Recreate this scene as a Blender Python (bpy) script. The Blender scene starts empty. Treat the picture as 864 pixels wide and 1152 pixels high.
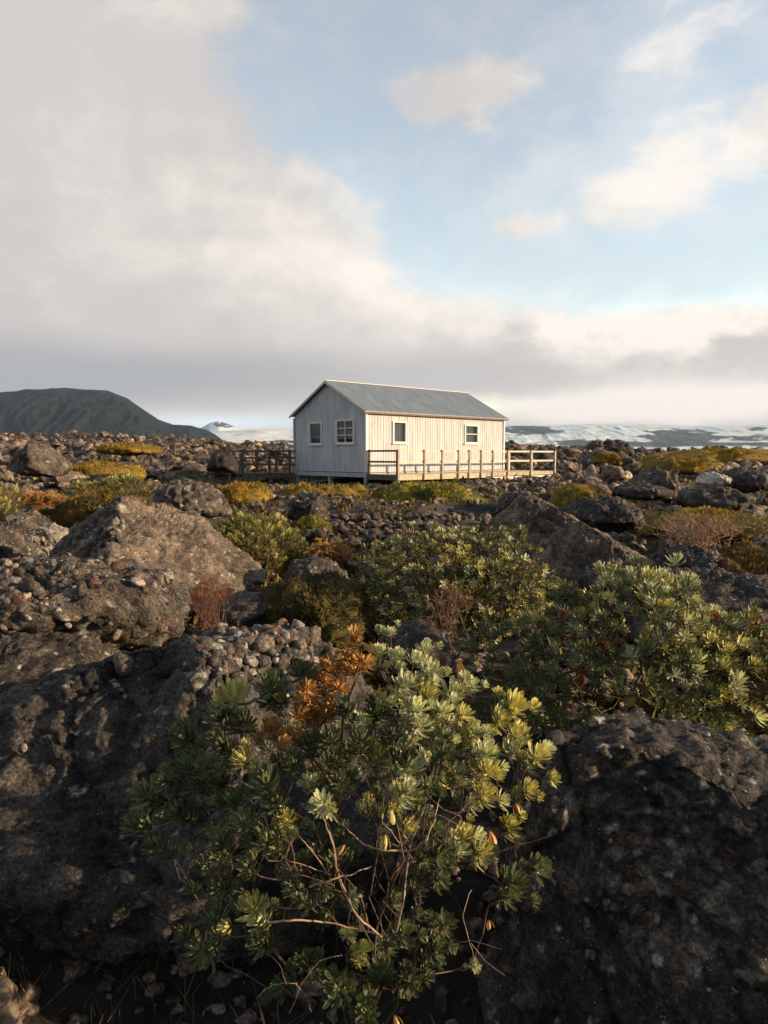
import bpy, math, random
import numpy as np
R_ = math.radians
rng = np.random.default_rng(7)
scene = bpy.context.scene
col = scene.collection
FPX, HZ, CAMZ = 800.0, 511.65, 2.0
PITCH = math.atan((HZ - 576) / FPX)
Fv = np.array([0, math.cos(PITCH), math.sin(PITCH)]); Uv = np.array([0, -math.sin(PITCH), math.cos(PITCH)])
def up(px, py, d):
    """world point seen at photo pixel (px,py) lying in the vertical plane y = d"""
    v = (px - 432) / FPX * np.array([1., 0, 0]) + (576 - py) / FPX * Uv + Fv
    return v * (d / v[1]) + np.array([0, 0, CAMZ])
def proj(P):
    q = np.asarray(P, float) - np.array([0, 0, CAMZ]); d = q @ Fv
    return 432 + FPX * q[..., 0] / d, 576 - FPX * (q @ Uv) / d

# ------------------------------------------------------------------ noise
def _h(ix, iy, iz, s):
    with np.errstate(over='ignore'):
        h = (ix.astype(np.uint32) * np.uint32(374761393) + iy.astype(np.uint32) * np.uint32(668265263)
             + iz.astype(np.uint32) * np.uint32(2147483647 - 1274126177) + np.uint32((s * 69069 + 12345) & 0xffffffff))
        h = (h ^ (h >> np.uint32(13))) * np.uint32(1274126177)
        h = h ^ (h >> np.uint32(16)); h = h * np.uint32(2246822519); h = h ^ (h >> np.uint32(15))
    return h.astype(np.float64) / 4294967295.0
def vnoise(P, s=0):
    i = np.floor(P).astype(np.int64); f = P - i; f = f * f * f * (f * (f * 6 - 15) + 10)
    r = 0
    for a in (0, 1):
        wx = f[:, 0] if a else 1 - f[:, 0]
        for b in (0, 1):
            wy = f[:, 1] if b else 1 - f[:, 1]
            for c in (0, 1):
                wz = f[:, 2] if c else 1 - f[:, 2]
                r = r + wx * wy * wz * _h(i[:, 0] + a, i[:, 1] + b, i[:, 2] + c, s)
    return r * 2 - 1
def fbm(P, o=5, s=0, g=.5, rot=True):
    r = 0; a = 1.; t = 0
    for k in range(o):
        r = r + a * vnoise(P, s + k * 17); t += a; a *= g
        P = P * 2.03 + 11.3
        if rot: P = P[:, [1, 2, 0]]
    return r / t
def voro(P, s=0, jit=.9):
    i = np.floor(P).astype(np.int64)
    n = len(P); f1 = np.full(n, 9.); f2 = np.full(n, 9.); idv = np.zeros(n)
    for a in (-1, 0, 1):
        for b in (-1, 0, 1):
            for c in (-1, 0, 1):
                x, y, z = i[:, 0] + a, i[:, 1] + b, i[:, 2] + c
                h0 = _h(x, y, z, s)
                q = np.stack([x + .5 + jit * (h0 - .5), y + .5 + jit * (_h(x, y, z, s + 1) - .5), z + .5 + jit * (_h(x, y, z, s + 2) - .5)], 1)
                d = np.sqrt(((P - q) ** 2).sum(1))
                m = d < f1
                f2 = np.where(m, f1, np.minimum(f2, d))
                idv = np.where(m, _h(x, y, z, s + 3), idv)
                f1 = np.where(m, d, f1)
    return f1, f2, idv
def sst(a, b, x):
    t = np.clip((x - a) / (b - a), 0, 1); return t * t * (3 - 2 * t)

# ------------------------------------------------------------------ object helpers
def setp(o, label=None, cat=None, group=None, kind=None):
    if label: o['label'] = label
    if cat: o['category'] = cat
    if group: o['group'] = group
    if kind: o['kind'] = kind
    return o
def empty(name, loc=(0, 0, 0), rz=0, **k):
    o = bpy.data.objects.new(name, None); col.objects.link(o); o.location = loc; o.rotation_euler = (0, 0, rz)
    o.empty_display_size = .2
    return setp(o, **k)
def mesh(name, V, Fs, cols=None, smooth=True):
    if not isinstance(Fs, (list, tuple)): Fs = [Fs]
    Fs = [np.asarray(f, np.int64) for f in Fs if len(f)]
    m = bpy.data.meshes.new(name); V = np.asarray(V, np.float32)
    m.vertices.add(len(V)); m.vertices.foreach_set('co', V.ravel())
    lo = np.concatenate([f.ravel() for f in Fs]); cnt = np.concatenate([np.full(len(f), f.shape[1]) for f in Fs])
    st = np.concatenate([[0], np.cumsum(cnt)[:-1]])
    m.loops.add(len(lo)); m.loops.foreach_set('vertex_index', lo.astype(np.int32))
    m.polygons.add(len(cnt)); m.polygons.foreach_set('loop_start', st.astype(np.int32))
    m.update(calc_edges=True)
    m.polygons.foreach_set('use_smooth', np.full(len(cnt), bool(smooth)))
    if cols is not None:
        a = m.attributes.new('col', 'FLOAT_COLOR', 'POINT')
        c4 = np.ones((len(V), 4), np.float32); c4[:, :3] = cols; a.data.foreach_set('color', c4.ravel())
    m.validate(); m.update()
    return m
def obj(name, m, mat, parent=None, loc=None, **k):
    if isinstance(m, tuple): m = mesh(name, *m)
    o = bpy.data.objects.new(name, m); col.objects.link(o)
    if mat and not m.materials: m.materials.append(mat)
    if parent: o.parent = parent
    if loc is not None: o.location = loc
    return setp(o, **k)
class MB:
    """collects boxes, bars and tubes into one mesh"""
    def __init__(s): s.V = []; s.F4 = []; s.F3 = []; s.C = []; s.n = 0
    def add(s, V, F4=None, F3=None, c=None):
        V = np.asarray(V, float)
        if F4 is not None and len(F4): s.F4.append(np.asarray(F4) + s.n)
        if F3 is not None and len(F3): s.F3.append(np.asarray(F3) + s.n)
        s.V.append(V); s.C.append(np.broadcast_to(np.asarray(c if c is not None else (.5, .5, .5), float), (len(V), 3))); s.n += len(V)
    def box(s, a, b, c=None):
        x0, y0, z0 = np.minimum(a, b); x1, y1, z1 = np.maximum(a, b)
        V = [(x0, y0, z0), (x1, y0, z0), (x1, y1, z0), (x0, y1, z0), (x0, y0, z1), (x1, y0, z1), (x1, y1, z1), (x0, y1, z1)]
        s.add(V, [(0, 3, 2, 1), (4, 5, 6, 7), (0, 1, 5, 4), (1, 2, 6, 5), (2, 3, 7, 6), (3, 0, 4, 7)], c=c)
    def bar(s, a, b, w, h, c=None, upv=(0, 0, 1)):
        a = np.asarray(a, float); b = np.asarray(b, float); d = b - a; d /= np.linalg.norm(d)
        upv = np.asarray(upv, float)
        if abs(d @ upv) > .98: upv = np.array([1., 0, 0])
        sx = np.cross(d, upv); sx /= np.linalg.norm(sx); sy = np.cross(sx, d)
        V = [p + sx * i * w / 2 + sy * j * h / 2 for p in (a, b) for i, j in ((-1, -1), (1, -1), (1, 1), (-1, 1))]
        s.add(V, [(0, 1, 2, 3), (7, 6, 5, 4), (0, 4, 5, 1), (1, 5, 6, 2), (2, 6, 7, 3), (3, 7, 4, 0)], c=c)
    def tube(s, pts, r0, r1, k=5, c=None):
        pts = np.asarray(pts, float); n = len(pts)
        t = np.gradient(pts, axis=0); t /= np.linalg.norm(t, axis=1)[:, None] + 1e-9
        ref = np.array([.31, .17, .93]); ref = np.where(np.abs(t @ ref)[:, None] > .97, np.array([1., 0, 0]), ref)
        x = np.cross(t, ref); x /= np.linalg.norm(x, axis=1)[:, None] + 1e-9; y = np.cross(t, x)
        rr = np.linspace(r0, r1, n)[:, None, None]
        an = np.arange(k) * 2 * math.pi / k
        V = (pts[:, None] + rr * (np.cos(an)[None, :, None] * x[:, None] + np.sin(an)[None, :, None] * y[:, None])).reshape(-1, 3)
        i = np.arange(n - 1)[:, None] * k; j = np.arange(k)[None]; j2 = (j + 1) % k
        s.add(V, np.stack([i + j, i + j2, i + k + j2, i + k + j], -1).reshape(-1, 4), c=c)
    def data(s):
        V = np.concatenate(s.V); C = np.concatenate(s.C); Fs = []
        if s.F4: Fs.append(np.concatenate(s.F4))
        if s.F3: Fs.append(np.concatenate(s.F3))
        return V, Fs, C
    def build(s, name, mat, parent=None, smooth=False, **k):
        V, Fs, C = s.data()
        return obj(name, mesh(name, V, Fs, C, smooth), mat, parent, **k)
import bmesh
_ico = {}
def ico(n):
    if n not in _ico:
        b = bmesh.new(); bmesh.ops.create_icosphere(b, subdivisions=n, radius=1)
        V = np.array([v.co[:] for v in b.verts]); V /= np.linalg.norm(V, axis=1)[:, None]
        _ico[n] = (V, np.array([[v.index for v in f.verts] for f in b.faces])); b.free()
    return _ico[n]

# ------------------------------------------------------------------ materials
def newmat(name):
    m = bpy.data.materials.new(name); m.use_nodes = True; nt = m.node_tree; nt.nodes.clear()
    o = nt.nodes.new('ShaderNodeOutputMaterial'); p = nt.nodes.new('ShaderNodeBsdfPrincipled')
    nt.links.new(p.outputs[0], o.inputs[0]); return m, nt, p, o
class X:
    """tiny node-expression wrapper"""
    def __init__(s, nt, v): s.nt = nt; s.v = v
    def _m(s, op, *a):
        n = s.nt.nodes.new('ShaderNodeMath'); n.operation = op
        for i, q in enumerate((s,) + a):
            if isinstance(q, X): s.nt.links.new(q.v, n.inputs[i])
            else: n.inputs[i].default_value = q
        return X(s.nt, n.outputs[0])
    def __add__(s, o): return s._m('ADD', o)
    def __sub__(s, o): return s._m('SUBTRACT', o)
    def __mul__(s, o): return s._m('MULTIPLY', o)
    def __truediv__(s, o): return s._m('DIVIDE', o)
    def exp(s): return s._m('EXPONENT')
    def mx(s, o): return s._m('MAXIMUM', o)
    def mn(s, o): return s._m('MINIMUM', o)
    def ss(s, a, b):
        n = s.nt.nodes.new('ShaderNodeMapRange'); n.interpolation_type = 'SMOOTHSTEP'
        s.nt.links.new(s.v, n.inputs[0]); n.inputs[1].default_value = a; n.inputs[2].default_value = b
        return X(s.nt, n.outputs[0])
def tex(nt, kind, vec=None, **k):
    n = nt.nodes.new(kind)
    if vec is not None: nt.links.new(vec, n.inputs['Vector'])
    for a, b in k.items():
        if a in n.inputs: n.inputs[a].default_value = b
        else: setattr(n, a, b)
    return n
def mixc(nt, fac, a, b, mode='MIX'):
    n = nt.nodes.new('ShaderNodeMix'); n.data_type = 'RGBA'; n.blend_type = mode
    for i, q in ((0, fac), (6, a), (7, b)):
        if isinstance(q, X): q = q.v
        if isinstance(q, bpy.types.NodeSocket): nt.links.new(q, n.inputs[i])
        elif i == 0: n.inputs[0].default_value = q
        else: n.inputs[i].default_value = (*q, 1)
    return n.outputs[2]
def bump(nt, p, h, st=.5, dist=.01, chain=None):
    b = nt.nodes.new('ShaderNodeBump'); b.inputs['Strength'].default_value = st; b.inputs['Distance'].default_value = dist
    nt.links.new(h, b.inputs['Height'])
    if chain: nt.links.new(chain, b.inputs['Normal'])
    nt.links.new(b.outputs[0], p.inputs['Normal']); return b.outputs[0]
def coords(nt): return nt.nodes.new('ShaderNodeTexCoord')
def attr(nt, n='col'):
    a = nt.nodes.new('ShaderNodeAttribute'); a.attribute_name = n; return a.outputs['Color']

def rock_mat(name, fine=60., bd=.006, rnd=False, spec=.3):
    m, nt, p, o = newmat(name); tc = coords(nt); V = tc.outputs['Object']
    n1 = tex(nt, 'ShaderNodeTexNoise', V, Scale=fine, Detail=8., Roughness=.65)
    n2 = tex(nt, 'ShaderNodeTexNoise', V, Scale=fine * .13, Detail=5., Roughness=.6)
    vo = tex(nt, 'ShaderNodeTexVoronoi', V, Scale=fine * .55, Randomness=1.)
    c = attr(nt)
    k1 = X(nt, n1.outputs[0]).ss(.28, .72); k2 = X(nt, n2.outputs[0]).ss(.3, .7)
    c = mixc(nt, 1., c, mixc(nt, k1, (.22, .22, .24), (1.85, 1.78, 1.7)), 'MULTIPLY')
    c = mixc(nt, 1., c, mixc(nt, k2, (.7, .72, .75), (1.25, 1.18, 1.1)), 'MULTIPLY')
    # tiny mineral grains
    vb = tex(nt, 'ShaderNodeTexVoronoi', V, Scale=fine * 1.3)
    gr = X(nt, vb.outputs['Distance']).ss(.30, .16) * X(nt, n2.outputs[0]).ss(.46, .62)
    sep = nt.nodes.new('ShaderNodeSeparateColor'); nt.links.new(vb.outputs['Color'], sep.inputs[0])
    gr = gr * X(nt, sep.outputs[0]).ss(.62, .68)
    c = mixc(nt, gr * .85, c, (.36, .35, .33))
    if rnd:
        oi = nt.nodes.new('ShaderNodeObjectInfo')
        c = mixc(nt, 1., c, mixc(nt, oi.outputs['Random'], (.34, .36, .40), (1.9, 1.7, 1.52)), 'MULTIPLY')
    nt.links.new(c, p.inputs['Base Color']); p.inputs['Roughness'].default_value = .8
    p.inputs['Specular IOR Level'].default_value = spec
    b1 = bump(nt, p, n1.outputs[0], 1., bd)
    bump(nt, p, vo.outputs['Distance'], .6, bd, b1)
    return m
ROCK = rock_mat('rock_near', 80, .012)
ROCKR = rock_mat('rock_field', 9, .03, rnd=True)
RUBM = rock_mat('rubble_stone', 7, .03)
def leaf_mat(name, rough=.42, trans=.18, noise=30.):
    m, nt, p, o = newmat(name); tc = coords(nt)
    n1 = tex(nt, 'ShaderNodeTexNoise', tc.outputs['Object'], Scale=noise, Detail=3.)
    c = mixc(nt, 1., attr(nt), mixc(nt, X(nt, n1.outputs[0]).ss(.3, .7), (.75, .78, .7), (1.2, 1.16, 1.15)), 'MULTIPLY')
    nt.links.new(c, p.inputs['Base Color']); p.inputs['Roughness'].default_value = rough
    p.inputs['Specular IOR Level'].default_value = .35
    t = nt.nodes.new('ShaderNodeBsdfTranslucent'); nt.links.new(mixc(nt, 1., c, (1.1, 1.15, .5), 'MULTIPLY'), t.inputs[0])
    mx = nt.nodes.new('ShaderNodeMixShader'); mx.inputs[0].default_value = trans
    nt.links.new(p.outputs[0], mx.inputs[1]); nt.links.new(t.outputs[0], mx.inputs[2]); nt.links.new(mx.outputs[0], o.inputs[0])
    return m
LEAF = leaf_mat('leaf'); 
MOSS = leaf_mat('moss', .85, .12, 14.)
def plain(name, c, rough=.6, var=.25, scale=8., bd=0, stretch=(1, 1, 1), useattr=False, spec=.4):
    m, nt, p, o = newmat(name); tc = coords(nt)
    mp = nt.nodes.new('ShaderNodeMapping'); nt.links.new(tc.outputs['Object'], mp.inputs[0]); mp.inputs['Scale'].default_value = stretch
    n1 = tex(nt, 'ShaderNodeTexNoise', mp.outputs[0], Scale=scale, Detail=6., Roughness=.65)
    k = X(nt, n1.outputs[0]).ss(.3, .7)
    base = attr(nt) if useattr else None
    lo = tuple(max(0, 1 - var) for _ in c); hi = tuple(1 + var for _ in c)
    if base is None: cc = mixc(nt, k, tuple(a * (1 - var) for a in c), tuple(min(1, a * (1 + var * .7)) for a in c))
    else: cc = mixc(nt, 1., base, mixc(nt, k, lo, hi), 'MULTIPLY')
    nt.links.new(cc, p.inputs['Base Color']); p.inputs['Roughness'].default_value = rough; p.inputs['Specular IOR Level'].default_value = spec
    if bd: bump(nt, p, n1.outputs[0], .6, bd)
    return m
TWIG = plain('bark', (.1, .07, .05), .8, .35, 60., .002, useattr=True)
# ------------------------------------------------------------------ ground
def ground_z(x, y):
    x = np.atleast_1d(np.asarray(x, float)); y = np.atleast_1d(np.asarray(y, float))
    r = np.hypot(x, y)
    xs = [0, 1.2, 2.4, 3.2, 4.5, 8, 14, 20, 28, 38, 60, 90, 120, 150, 175, 220, 400, 1200, 9000]
    zs = [.25, .12, .18, .42, .60, .62, .55, .66, .72, .95, 1.75, 3.1, 4.4, 5.35, 5.5, 3.0, -6, -14, -14]
    z = np.interp(r, xs, zs)
    a = x / np.maximum(np.abs(y), r * .3)
    z = z - sst(40, 150, r) * (sst(-.33, -.20, a) * 1.5 + sst(.1, .4, a) * 1.2) * (r < 400)
    P = np.stack([x, y, np.zeros_like(x)], 1)
    z = z + fbm(P * .45 + 3.7, 4, 3) * .22 * sst(2, 6, r)
    z = z + fbm(P * .11 + 1.7, 4, 9) * (.45 * sst(12, 40, r) + 1.1 * sst(60, 140, r))
    z = z + fbm(P * 2.3, 4, 5) * .07 * sst(.5, 2, r) * (r < 80)
    # level pad below the hut
    return z
rr = np.concatenate([[.01], np.geomspace(.5, 300, 420), np.geomspace(320, 9000, 40)])
th = np.concatenate([np.linspace(R_(-46), R_(46), 620), np.linspace(R_(47.5), R_(312.5), 120)])
Rg, Tg = np.meshgrid(rr, th, indexing='ij')
gx = (Rg * np.sin(Tg)).ravel(); gy = (Rg * np.cos(Tg)).ravel(); gz = ground_z(gx, gy)
nr, nth = Rg.shape
i = np.arange(nr - 1)[:, None] * nth; j = np.arange(nth)[None]; j2 = (j + 1) % nth
Fg = np.stack([i + j, i + nth + j, i + nth + j2, i + j2], -1).reshape(-1, 4)
P = np.stack([gx, gy, np.zeros_like(gx)], 1)
mo = fbm(P * .33 + 5, 5, 31) + .35 * fbm(P * 2.1, 3, 32)
rgd = np.hypot(gx, gy)
soil = np.array([.016, .013, .011]); mossc = np.array([.13, .105, .022]); brn = np.array([.075, .052, .026])
k = sst(.02, .3, mo)[:, None] * sst(3.5, 6, rgd)[:, None] * (1 - sst(150, 260, rgd))[:, None]
k2 = sst(-.1, .2, fbm(P * .7, 3, 41))[:, None]
gc = soil * (1 - k) + (mossc * k2 + brn * (1 - k2)) * k
gc = gc * (1 + .35 * fbm(P * 5, 3, 8))[:, None]
GROUND = plain('moraine_ground', (.5, .5, .5), .95, .35, 6., .03, useattr=True)
obj('ground', (np.stack([gx, gy, gz], 1), Fg, np.clip(gc, .004, 1)), GROUND, kind='structure')

# ------------------------------------------------------------------ distant relief
def ridge(name, prof, d0, d1, d2, zbase, amp, colf, n=(420, 110), mat=None, gully=0., seed=0, **k):
    """prof: [(px,py)] of the skyline at distance d1; slope starts at d0 and falls behind to d2"""
    pr = np.array([up(px, py, d1)[[0, 2]] for px, py in prof])
    xs = np.linspace(pr[0, 0], pr[-1, 0], n[0]); hs = np.interp(xs, pr[:, 0], pr[:, 1])
    t = np.linspace(0, 1, n[1]); 
    Xg, T = np.meshgrid(xs, t, indexing='ij'); Hg = np.repeat(hs[:, None], n[1], 1)
    tt = np.where(T < .75, T / .75, (1 - T) / .25)
    Yg = np.where(T < .75, d0 + (d1 - d0) * (T / .75), d1 + (d2 - d1) * ((T - .75) / .25))
    Xs = Xg * (Yg / d1)
    sh = np.sin(tt * math.pi / 2) ** .9
    Pn = np.stack([Xs.ravel() / (d1 - d0), Yg.ravel() / (d1 - d0), np.zeros(Xs.size)], 1)
    nz = fbm(Pn * 6, 6, seed).reshape(Xs.shape)
    gl = 0
    if gully:
        Pq = Pn * np.array([16, 2.2, 1]) + nz.ravel()[:, None] * .8
        gl = (np.abs(fbm(Pq, 4, seed + 5)).reshape(Xs.shape)) * gully
    Z = zbase + (Hg - zbase) * np.clip(sh, 0, 1) + (nz * amp - gl * (Hg - zbase) * (1 - tt ** 3)) * np.sin(np.clip(tt, 0, 1) * math.pi) ** .8
    V = np.stack([Xs, Yg, Z], -1).reshape(-1, 3)
    a = np.arange(n[0] - 1)[:, None] * n[1]; b = np.arange(n[1] - 1)[None]
    F = np.stack([a + b, a + n[1] + b, a + n[1] + b + 1, a + b + 1], -1).reshape(-1, 4)
    c = colf(V, tt.ravel(), nz.ravel())
    return obj(name, (V, F, c), mat, kind='structure', **k)
FAR = plain('far_slope', (.5, .5, .5), .9, .25, .02, 0, useattr=True, spec=.15)
SNOW = plain('glacier_ice', (.5, .5, .5), .75, .06, .01, 0, useattr=True, spec=.2)
def cm(V, t, nz):
    k = sst(-.25, .35, nz + .3 * fbm(V / np.array([40., 60, 200]), 4, 77))[:, None]
    return np.array([.005, .008, .012]) * (1 - k) + np.array([.011, .014, .019]) * k
ridge('mountain', [(-420, 470), (-300, 452), (-180, 446), (-80, 444), (0, 443), (40, 439), (80, 438), (120, 440), (143, 448), (158, 459), (178, 472), (195, 478), (215, 479), (232, 484), (252, 496), (300, 505)],
      2300, 3000, 3700, -14, 22, cm, (520, 150), FAR, gully=.24, seed=4)
def polymask(V, pts, soft, d):
    px, py = proj(V); 
    return px, py
def glac(dark, seed, ice=(.66, .76, .82)):
    def f(V, t, nz):
        px, py = proj(V)  # only used once, to lay bare-rock areas out over the slope
        n = fbm(V / np.array([260., 400, 60]), 5, seed) ; n2 = fbm(V / np.array([60., 90, 14]), 4, seed + 3)
        m = np.zeros(len(V))
        for cx, cy, sx, sy, w in dark: m = np.maximum(m, w * np.exp(-(((px - cx) / sx) ** 2 + ((py - cy) / sy) ** 2) ** 1.6))
        m = sst(.45, .66, m * (1 + .8 * n2) + .95 * n + .35 * n2)[:, None]
        ic = np.array(ice) * (1 - .5 * np.clip(n2 + .1, 0, 1))[:, None]
        return ic * (1 - m) + np.array([.05, .065, .085]) * (1 + .9 * n2)[:, None] * m
    return f
ridge('glacier', [(430, 500), (480, 484), (540, 480), (600, 480), (660, 478), (720, 478), (780, 480), (830, 480), (870, 479), (950, 481), (1060, 480), (1200, 486)],
      3300, 4600, 5600, -14, 14, glac([(592, 484, 38, 6, 1), (772, 489, 52, 8, 1.0), (850, 484, 16, 3, .9), (640, 497, 60, 2, .7), (700, 500, 300, 2.6, .8), (860, 493, 60, 3, .75), (900, 490, 60, 5, .8)], 20), (620, 130), SNOW, gully=.06, seed=14)
ridge('snow_tongue', [(160, 506), (198, 492), (225, 487), (250, 485), (290, 483), (340, 482), (400, 483), (470, 488), (520, 497)],
      3400, 4200, 5000, -14, 6, glac([(330, 497, 40, 2, .8)], 25, (.84, .87, .88)), (300, 60), SNOW, seed=24)
ridge('far_peak', [(200, 492), (225, 482), (236, 476), (246, 473.5), (256, 477), (266, 481), (290, 489)],
      5200, 5700, 6100, -14, 6, glac([(250, 478, 16, 4, 1.1)], 27), (120, 50), SNOW, seed=29)
print('terrain ok')

# ------------------------------------------------------------------ boulders
PAL = np.array([[.075, .065, .058], [.13, .11, .095], [.19, .165, .14], [.12, .07, .05], [.27, .25, .22], [.10, .10, .10], [.34, .33, .30], [.17, .21, .20]])
PALW = np.cumsum([.26, .22, .15, .10, .10, .10, .05, .02])
def pebcol(idv): return PAL[np.clip(np.searchsorted(PALW, idv), 0, 7)]
def star(outline, d, n=720):
    pts = np.array([up(x, y, d) for x, y in outline])[:, [0, 2]]
    a = pts; b = np.roll(pts, -1, 0)
    area = (a[:, 0] * b[:, 1] - b[:, 0] * a[:, 1]); c = ((a + b) * area[:, None]).sum(0) / (3 * area.sum())
    an = np.linspace(-math.pi, math.pi, n, endpoint=False); R = np.zeros(n)
    for q, w in enumerate(an):
        dr = np.array([math.cos(w), math.sin(w)])
        p = a - c; e = b - a; den = dr[0] * e[:, 1] - dr[1] * e[:, 0]; den = np.where(np.abs(den) < 1e-12, 1e-12, den)
        t = (p[:, 0] * e[:, 1] - p[:, 1] * e[:, 0]) / den; s = (p[:, 0] * dr[1] - p[:, 1] * dr[0]) / den
        ok = (t > 0) & (s >= -1e-9) & (s <= 1 + 1e-9)
        R[q] = t[ok].max() if ok.any() else 0
    kk = np.hanning(15); kk /= kk.sum(); R = np.convolve(np.concatenate([R[-20:], R, R[:20]]), kk, 'same')[20:-20]
    return np.array([c[0], d, c[1]]), an, R
def shape(D, st, T, n=2.4):
    c, an, R = st; phi = np.arctan2(D[:, 2], D[:, 0]); r = np.interp(phi, an, R, period=2 * math.pi)
    s = np.hypot(D[:, 0], D[:, 2]); k = 1 / (s ** n + np.abs(D[:, 1]) ** n) ** (1 / n)
    return np.stack([np.cos(phi) * r * s * k, D[:, 1] * k * T, np.sin(phi) * r * s * k], 1)
def vnormals(V, F):
    n = np.cross(V[F[:, 1]] - V[F[:, 0]], V[F[:, 2]] - V[F[:, 0]]); N = np.zeros_like(V)
    for q in range(3): np.add.at(N, F[:, q], n)
    return N / (np.linalg.norm(N, axis=1)[:, None] + 1e-12)
def boulder(name, label, outline, d, T, planes=(), sub=6, seed=0, peb=.03, pamt=.5, rough=.05, base=(.055, .05, .047), base2=(.12, .10, .085), nrand=8, npeb=0, pebarea=None, pebsize=.02, group=None, cat='boulder', big=None, n=2.4, smoothd=None):
    st = star(outline, d); D, F = ico(sub); V = shape(D, st, T, n); c = st[0]; Rm = st[2].mean()
    r = np.random.default_rng(seed + 100)
    ext = np.array([np.abs(V[:, 0]).max(), T, np.abs(V[:, 2]).max()])
    pl = [(np.array(a, float), b) for a, b in planes]
    for _ in range(nrand):
        v = r.normal(size=3); v[1] *= 1.2; pl.append((v / np.linalg.norm(v), r.uniform(.72, .95)))
    q = V / ext
    for nrm, cc in pl:
        nrm = nrm / np.linalg.norm(nrm)
        cut = cc + .05 * fbm(V / Rm * 1.6 + seed, 3, seed)
        e = q @ nrm - cut; e = np.where(e > 0, e, 0); q = q - e[:, None] * nrm * .93
    V = q * ext
    W = V + np.array([seed * 3.1, seed * 1.7, 0])
    N = vnormals(V, F)
    low = fbm(W / Rm * 2.2, 5, seed)
    rg = 1 - np.abs(fbm(W / Rm * 3.1 + 9, 5, seed + 7)) * 2
    dsp = Rm * rough * (low * 1.3 + .5 * (rg - .6))
    # layered chips
    st1 = fbm(W / Rm * 5 + 4, 5, seed + 15); dsp += Rm * rough * .55 * (np.floor(st1 * 5) / 5 + .3 * st1)
    msk = sst(-.25, .25, fbm(W / Rm * 1.3 + 2, 3, seed + 21) + (pamt - .5) * 1.6)
    if pebarea:
        qx, qy = proj(V + c); (cx, cy, sx_, sy_, w_) = pebarea
        msk = np.maximum(msk * (.35 if w_ > 1.6 else 1), np.clip(1.3 * np.exp(-((qx - cx) / sx_) ** 2 - ((qy - cy) / sy_) ** 2), 0, 1))
    if smoothd is not None:
        sd_ = np.array(smoothd, float); sd_ /= np.linalg.norm(sd_); smz = sst(.70, .86, N @ sd_ + .06 * low); msk = msk * (1 - smz)
    else: smz = np.zeros(len(V))
    f1, f2, idv = voro(W / peb, seed)
    dome = np.sqrt(np.clip(1 - (f1 / .62) ** 2, 0, 1)) * (idv * 9.7 % 1 > .35)
    dsp += dome * peb * .42 * msk
    g1, g2, idg = voro(W / (peb * .37) + 5, seed + 50)
    dom2 = np.sqrt(np.clip(1 - (g1 / .6) ** 2, 0, 1)) * (idg * 7.3 % 1 > .45)
    dsp += dom2 * peb * .16 * np.clip(msk + .35 * (1 - smz), 0, 1) * (1 - dome)
    e1, e2, _i = voro(W / (Rm * .55) + fbm(W / Rm * 3, 3, seed + 31)[:, None] * .5, seed + 33)
    crk = np.exp(-((e2 - e1) / .035) ** 2); dsp -= crk * Rm * .030
    for sc_, am in ((.30, .050), (.13, .022), (.055, .009)):
        c1_, c2_, ic_ = voro(W / (Rm * sc_) + fbm(W / (Rm * sc_) * .9, 3, seed + 41)[:, None] * .55, seed + 43)
        dsp += ((ic_ - .5) * am + np.minimum(c2_ - c1_, .25) * am * .9) * Rm * (1 - .6 * smz)
        C_step = ic_ if sc_ == .13 else C_step if sc_ < .13 else ic_
    # pits where stones have dropped out
    h1, h2, idh = voro(W / (peb * 1.9) + 8, seed + 70)
    pit = np.clip(1 - h1 / .5, 0, 1) * (idh > .72); dsp -= pit * peb * .9 * msk
    dsp += fbm(W / peb * 2.2, 3, seed + 80) * peb * .13 - np.abs(fbm(W / peb * .55, 4, seed + 83)) * peb * .8
    i1, i2, idi = voro(W / (peb * .8) + 3, seed + 110); dsp -= np.clip(1 - i1 / .4, 0, 1) * (idi > .6) * peb * .22
    V = V + N * dsp[:, None]
    k = sst(-.3, .35, low + .4 * fbm(W / Rm * 7, 3, seed + 5))[:, None]
    C = np.array(base) * (1 - k) + np.array(base2) * k
    a = (dome > .25)[:, None] * msk[:, None] * .75; C = C * (1 - a) + pebcol(idv * 3.3 % 1) * a
    a = (dom2 > .3)[:, None] * np.clip(msk + .2, 0, 1)[:, None] * .55 * (dome <= .25)[:, None]; C = C * (1 - a) + pebcol(idg * 5.1 % 1) * a
    C = C * (1 - .45 * crk)[:, None] * (.72 + .56 * C_step)[:, None] * .74
    C = C * (1 - .3 * np.clip(pit, 0, 1))[:, None]
    # lichen patches
    l1, l2, idl = voro(W / (Rm * .12) + fbm(W / Rm * 20, 2, 3)[:, None] * .35, seed + 90)
    li = ((idl > .90) & (l1 < .30))[:, None] * .75; C = C * (1 - li) + np.array([.20, .21, .18]) * li
    l1, l2, idl = voro(W / (Rm * .045) * np.array([1, 1, 1.8]) + fbm(W / Rm * 20, 2, 3)[:, None] * .5, seed + 95)
    li = ((idl > .935) & (l1 < .36))[:, None] * .85; C = C * (1 - li) + (np.array([.42, .47, .45]) * (.6 + .6 * (idl * 77 % 1))[:, None]) * li
    base_pt = np.array([c[0], c[1], c[2]])
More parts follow.
